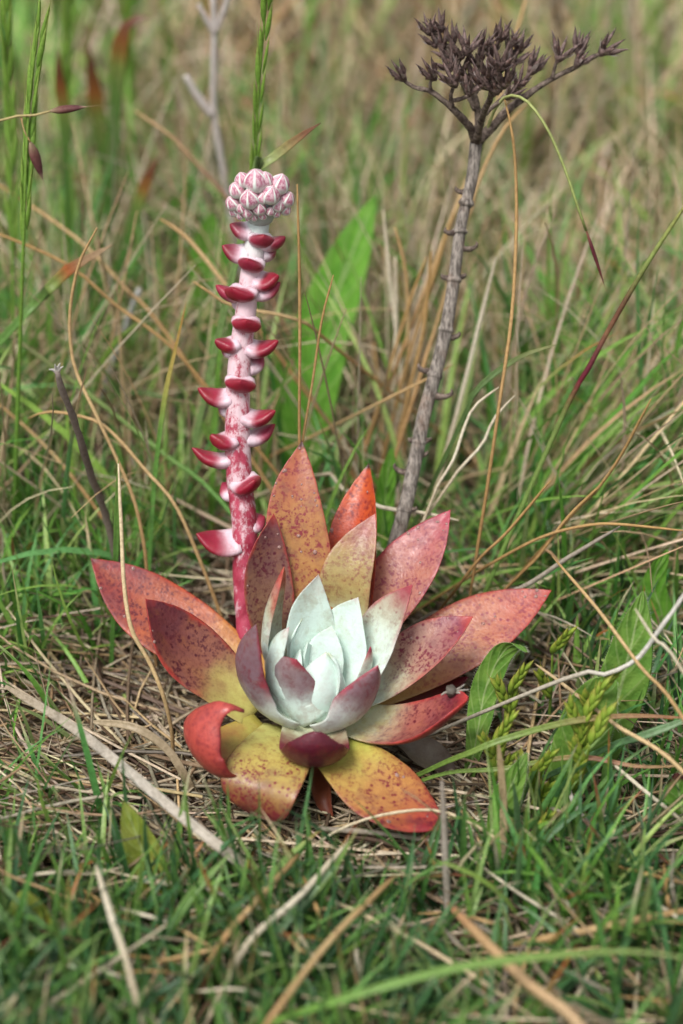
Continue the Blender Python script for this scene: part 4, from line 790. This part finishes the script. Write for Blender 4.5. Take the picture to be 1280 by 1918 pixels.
# ------------------------------------------------------------------ broad-leaved weeds
def weed_mat(name, c1, c2, tip=None):
    n = NT(name); mp = n.mapping(); t = n.attr('along').outputs['Fac']; u = n.math('ABSOLUTE', n.attr('across').outputs['Fac'])
    a = n.noise(mp, 160, 4); col = n.mix(n.rng(a, .35, .65), hexc(c1), hexc(c2))
    wv = n.math('SINE', n.math('MULTIPLY', n.math('ADD', t, n.math('MULTIPLY', u, -.22)), 46.))
    col = n.mix(n.rng(wv, .75, 1., 0, .3), col, hexc('#a8bc78')); col = n.mix(n.rng(u, .10, .02, 0., .55), col, hexc('#b4c48a'))
    if tip: col = n.mix(n.rng(n.math('ADD', t, n.math('MULTIPLY', a, .1)), .93, 1.), col, hexc(tip))
    h = n.math('ADD', n.noise(mp, 900, 3), n.math('MULTIPLY', wv, .5)); sh = n.bsdf(Base_Color=col, Roughness=.5, Normal=n.bump(h, .5, .0008), Specular_IOR_Level=.4)
    tr = n.n('BsdfTranslucent', Color=col); mx = n.n('MixShader'); mx.inputs[0].default_value = .28
    n.t.links.new(sh, mx.inputs[1]); n.t.links.new(tr.outputs[0], mx.inputs[2]); return n.done(mx.outputs[0])
WM = [weed_mat('hairy_leaf', '#5f8a35', '#7aa044'), weed_mat('yellow_leaf', '#8a9a3a', '#a0a850'), weed_mat('fresh_leaf', '#5f9a30', '#78b040'), weed_mat('dark_tip_leaf', '#5a8a35', '#6d9a3c', '#4a1c24')]
OVAL = smooth_prof([(0, .16), (.12, .3), (.35, .78), (.6, 1), (.8, .92), (.92, .62), (1, .12)])
LANC = smooth_prof([(0, .2), (.15, .45), (.4, .9), (.6, 1), (.8, .72), (.93, .35), (1, .04)])
hair_m = NT('leaf_hair'); hair_m = hair_m.done(hair_m.bsdf(Base_Color=hexc('#d5dcc0'), Roughness=.5))
def weed(label, leaves, mat, hairs=True, group=None, name='broadleaf_weed'):
    """leaves: (points root to tip (px,py,Y), width px, profile, azimuth, twist)"""
    root = None
    for pts, w_, prof, az, tw_ in leaves:
        P = [at_y(*p) for p in pts]
        if P[0].z > .0: P = to_ground(P[::-1])[::-1]
        if root is None: root = empty(name, (P[0].x, P[0].y, 0), label, 'weed', group)
        wm = w_*mpp(P[-1]); me = leaf_mesh(P, wm, .0009, .18, az, tw_, prof, 30, 16, wave=.03, seed=int(w_*13))
        o = link('leaf', me, mat, root)
        if hairs:
            V = []; F = []; r0 = random.Random(int(w_))
            for i in range(4, 29):
                for j in (0, 8):
                    for q in range(3):
                        v = me.vertices[i*16+j].co.lerp(me.vertices[(i+1)*16+j].co, q/3) ; c = me.vertices[i*16+(8 if j == 0 else 0)].co
                        d = ((v-c).normalized() + Vector((r0.uniform(-.3, .3), r0.uniform(-.5, .1), r0.uniform(.1, .7)))).normalized(); e = Vector((0, 0, .00007)); b = len(V)
                        V += [v-e, v+e, v+d*r0.uniform(.0006, .0013)]; F.append((b, b+1, b+2))
            tag(link('hairs', mesh('hairs', V, F), hair_m, o), None, None, None, 'stuff')
weed('tall hairy green weed leaf standing right of the rosette', [([(1125,1440,-.012),(1150,1340,-.006),(1180,1220,.0),(1205,1108,.006)], 104, LANC, 92, 0)], WM[0])
weed('shorter hairy green leaf in front of the tall hairy leaf', [([(1065,1450,-.026),(1088,1385,-.022),(1118,1310,-.018),(1152,1272,-.016)], 108, OVAL, 80, 0)], WM[0])
weed('hairy green leaf bending over below the long right leaf tip', [([(895,1370,-.005),(910,1290,.002),(940,1225,.004),(968,1208,.0),(988,1222,-.006)], 58, LANC, 60, 10)], WM[0])
weed('small hairy upright leaf among brome heads at lower right', [([(935,1560,-.05),(950,1490,-.045),(988,1410,-.04)], 60, LANC, 85, 0)], WM[0])
weed('hairy leaf with dark maroon tip at the right edge', [([(1300,1620,-.05),(1282,1540,-.045),(1266,1448,-.04)], 78, OVAL, 95, 0)], WM[3])
weed('rounded green leaf poking up at the bottom edge', [([(1005,1960,-.13),(1002,1910,-.128),(996,1872,-.126)], 76, OVAL, 92, 0)], WM[0], False)
weed('yellow green broad leaf in straw left of the rosette front', [([(300,1680,-.075),(270,1600,-.07),(232,1502,-.066)], 74, LANC, 100, 0)], WM[1], False)
weed('yellow green broad leaf with brown tip at lower left', [([(80,1860,-.11),(62,1760,-.105),(45,1668,-.1)], 90, OVAL, 95, 0)], WM[1], False)
weed('large broad green leaf out of focus between stalk and dead stem', [([(560,800,.20),(600,640,.205),(650,500,.21),(702,368,.215)], 118, LANC, 70, 0)], WM[2], False)
weed('broad green leaf standing low behind the tallest rosette leaf', [([(560,900,.15),(575,800,.155),(600,690,.16),(640,590,.165)], 104, OVAL, 75, 0)], WM[2], False)
weed('broad blurred green leaf behind the bracts of the stalk', [([(430,720,.24),(410,600,.245),(395,500,.25),(395,402,.25)], 92, OVAL, 95, 0)], WM[2], False)
for p, w_ in (([(1090,780,.3),(1100,640,.3),(1120,520,.3),(1105,430,.3)], 70), ([(1180,700,.34),(1160,620,.34),(1150,560,.34)], 80), ([(1270,960,.14),(1265,900,.14),(1270,850,.14)], 70), ([(720,960,.1),(725,900,.1),(735,840,.1)], 40), ([(540,820,.18),(530,740,.18),(520,680,.18)], 44), ([(350,480,.35),(345,400,.35),(352,330,.35)], 50), ([(1030,920,.15),(1010,860,.15),(1005,800,.15)], 54), ([(1240,1150,.05),(1225,1090,.05),(1250,1030,.05)], 50)):
    weed('small out of focus bright green leaf in the meadow behind', [(p, w_, OVAL, 90, 0)], WM[2], False, 'blurred bright leaves behind')
# dried flower cup caught on the blunt right leaf
cup_p = at_z(845, 1296, .047); DC = empty('dried_flower_cup', cup_p, 'tiny pale grey dried flower cup caught above the blunt maroon right leaf', 'dried flower')
def ring(P, rad, n=12):
    return tube_mesh('cup', P, rad, 8, n, [(0, '#3c3530'), (1, '#5c564e')], rough=.15, seed=3)
link('cup', ring([cup_p+Vector((0, .001, -.003)), cup_p, cup_p+Vector((0, -.0006, .0015))], [(0, .0006), (.5, .0016), (1, .0019)]), M_STRAW, DC)
for dx, dy in ((26, -12), (34, -2), (30, 10), (-18, 8)):
    link('thread', tube_mesh('thread', [cup_p, at_z(845+dx*.6, 1294+dy*.4, .048), at_z(845+dx, 1294+dy, .047)], [(0, .0005), (1, .0003)], 8, 5, [(0, '#7a746a'), (1, '#b0aaa2')], rough=.2), M_STRAW, DC)
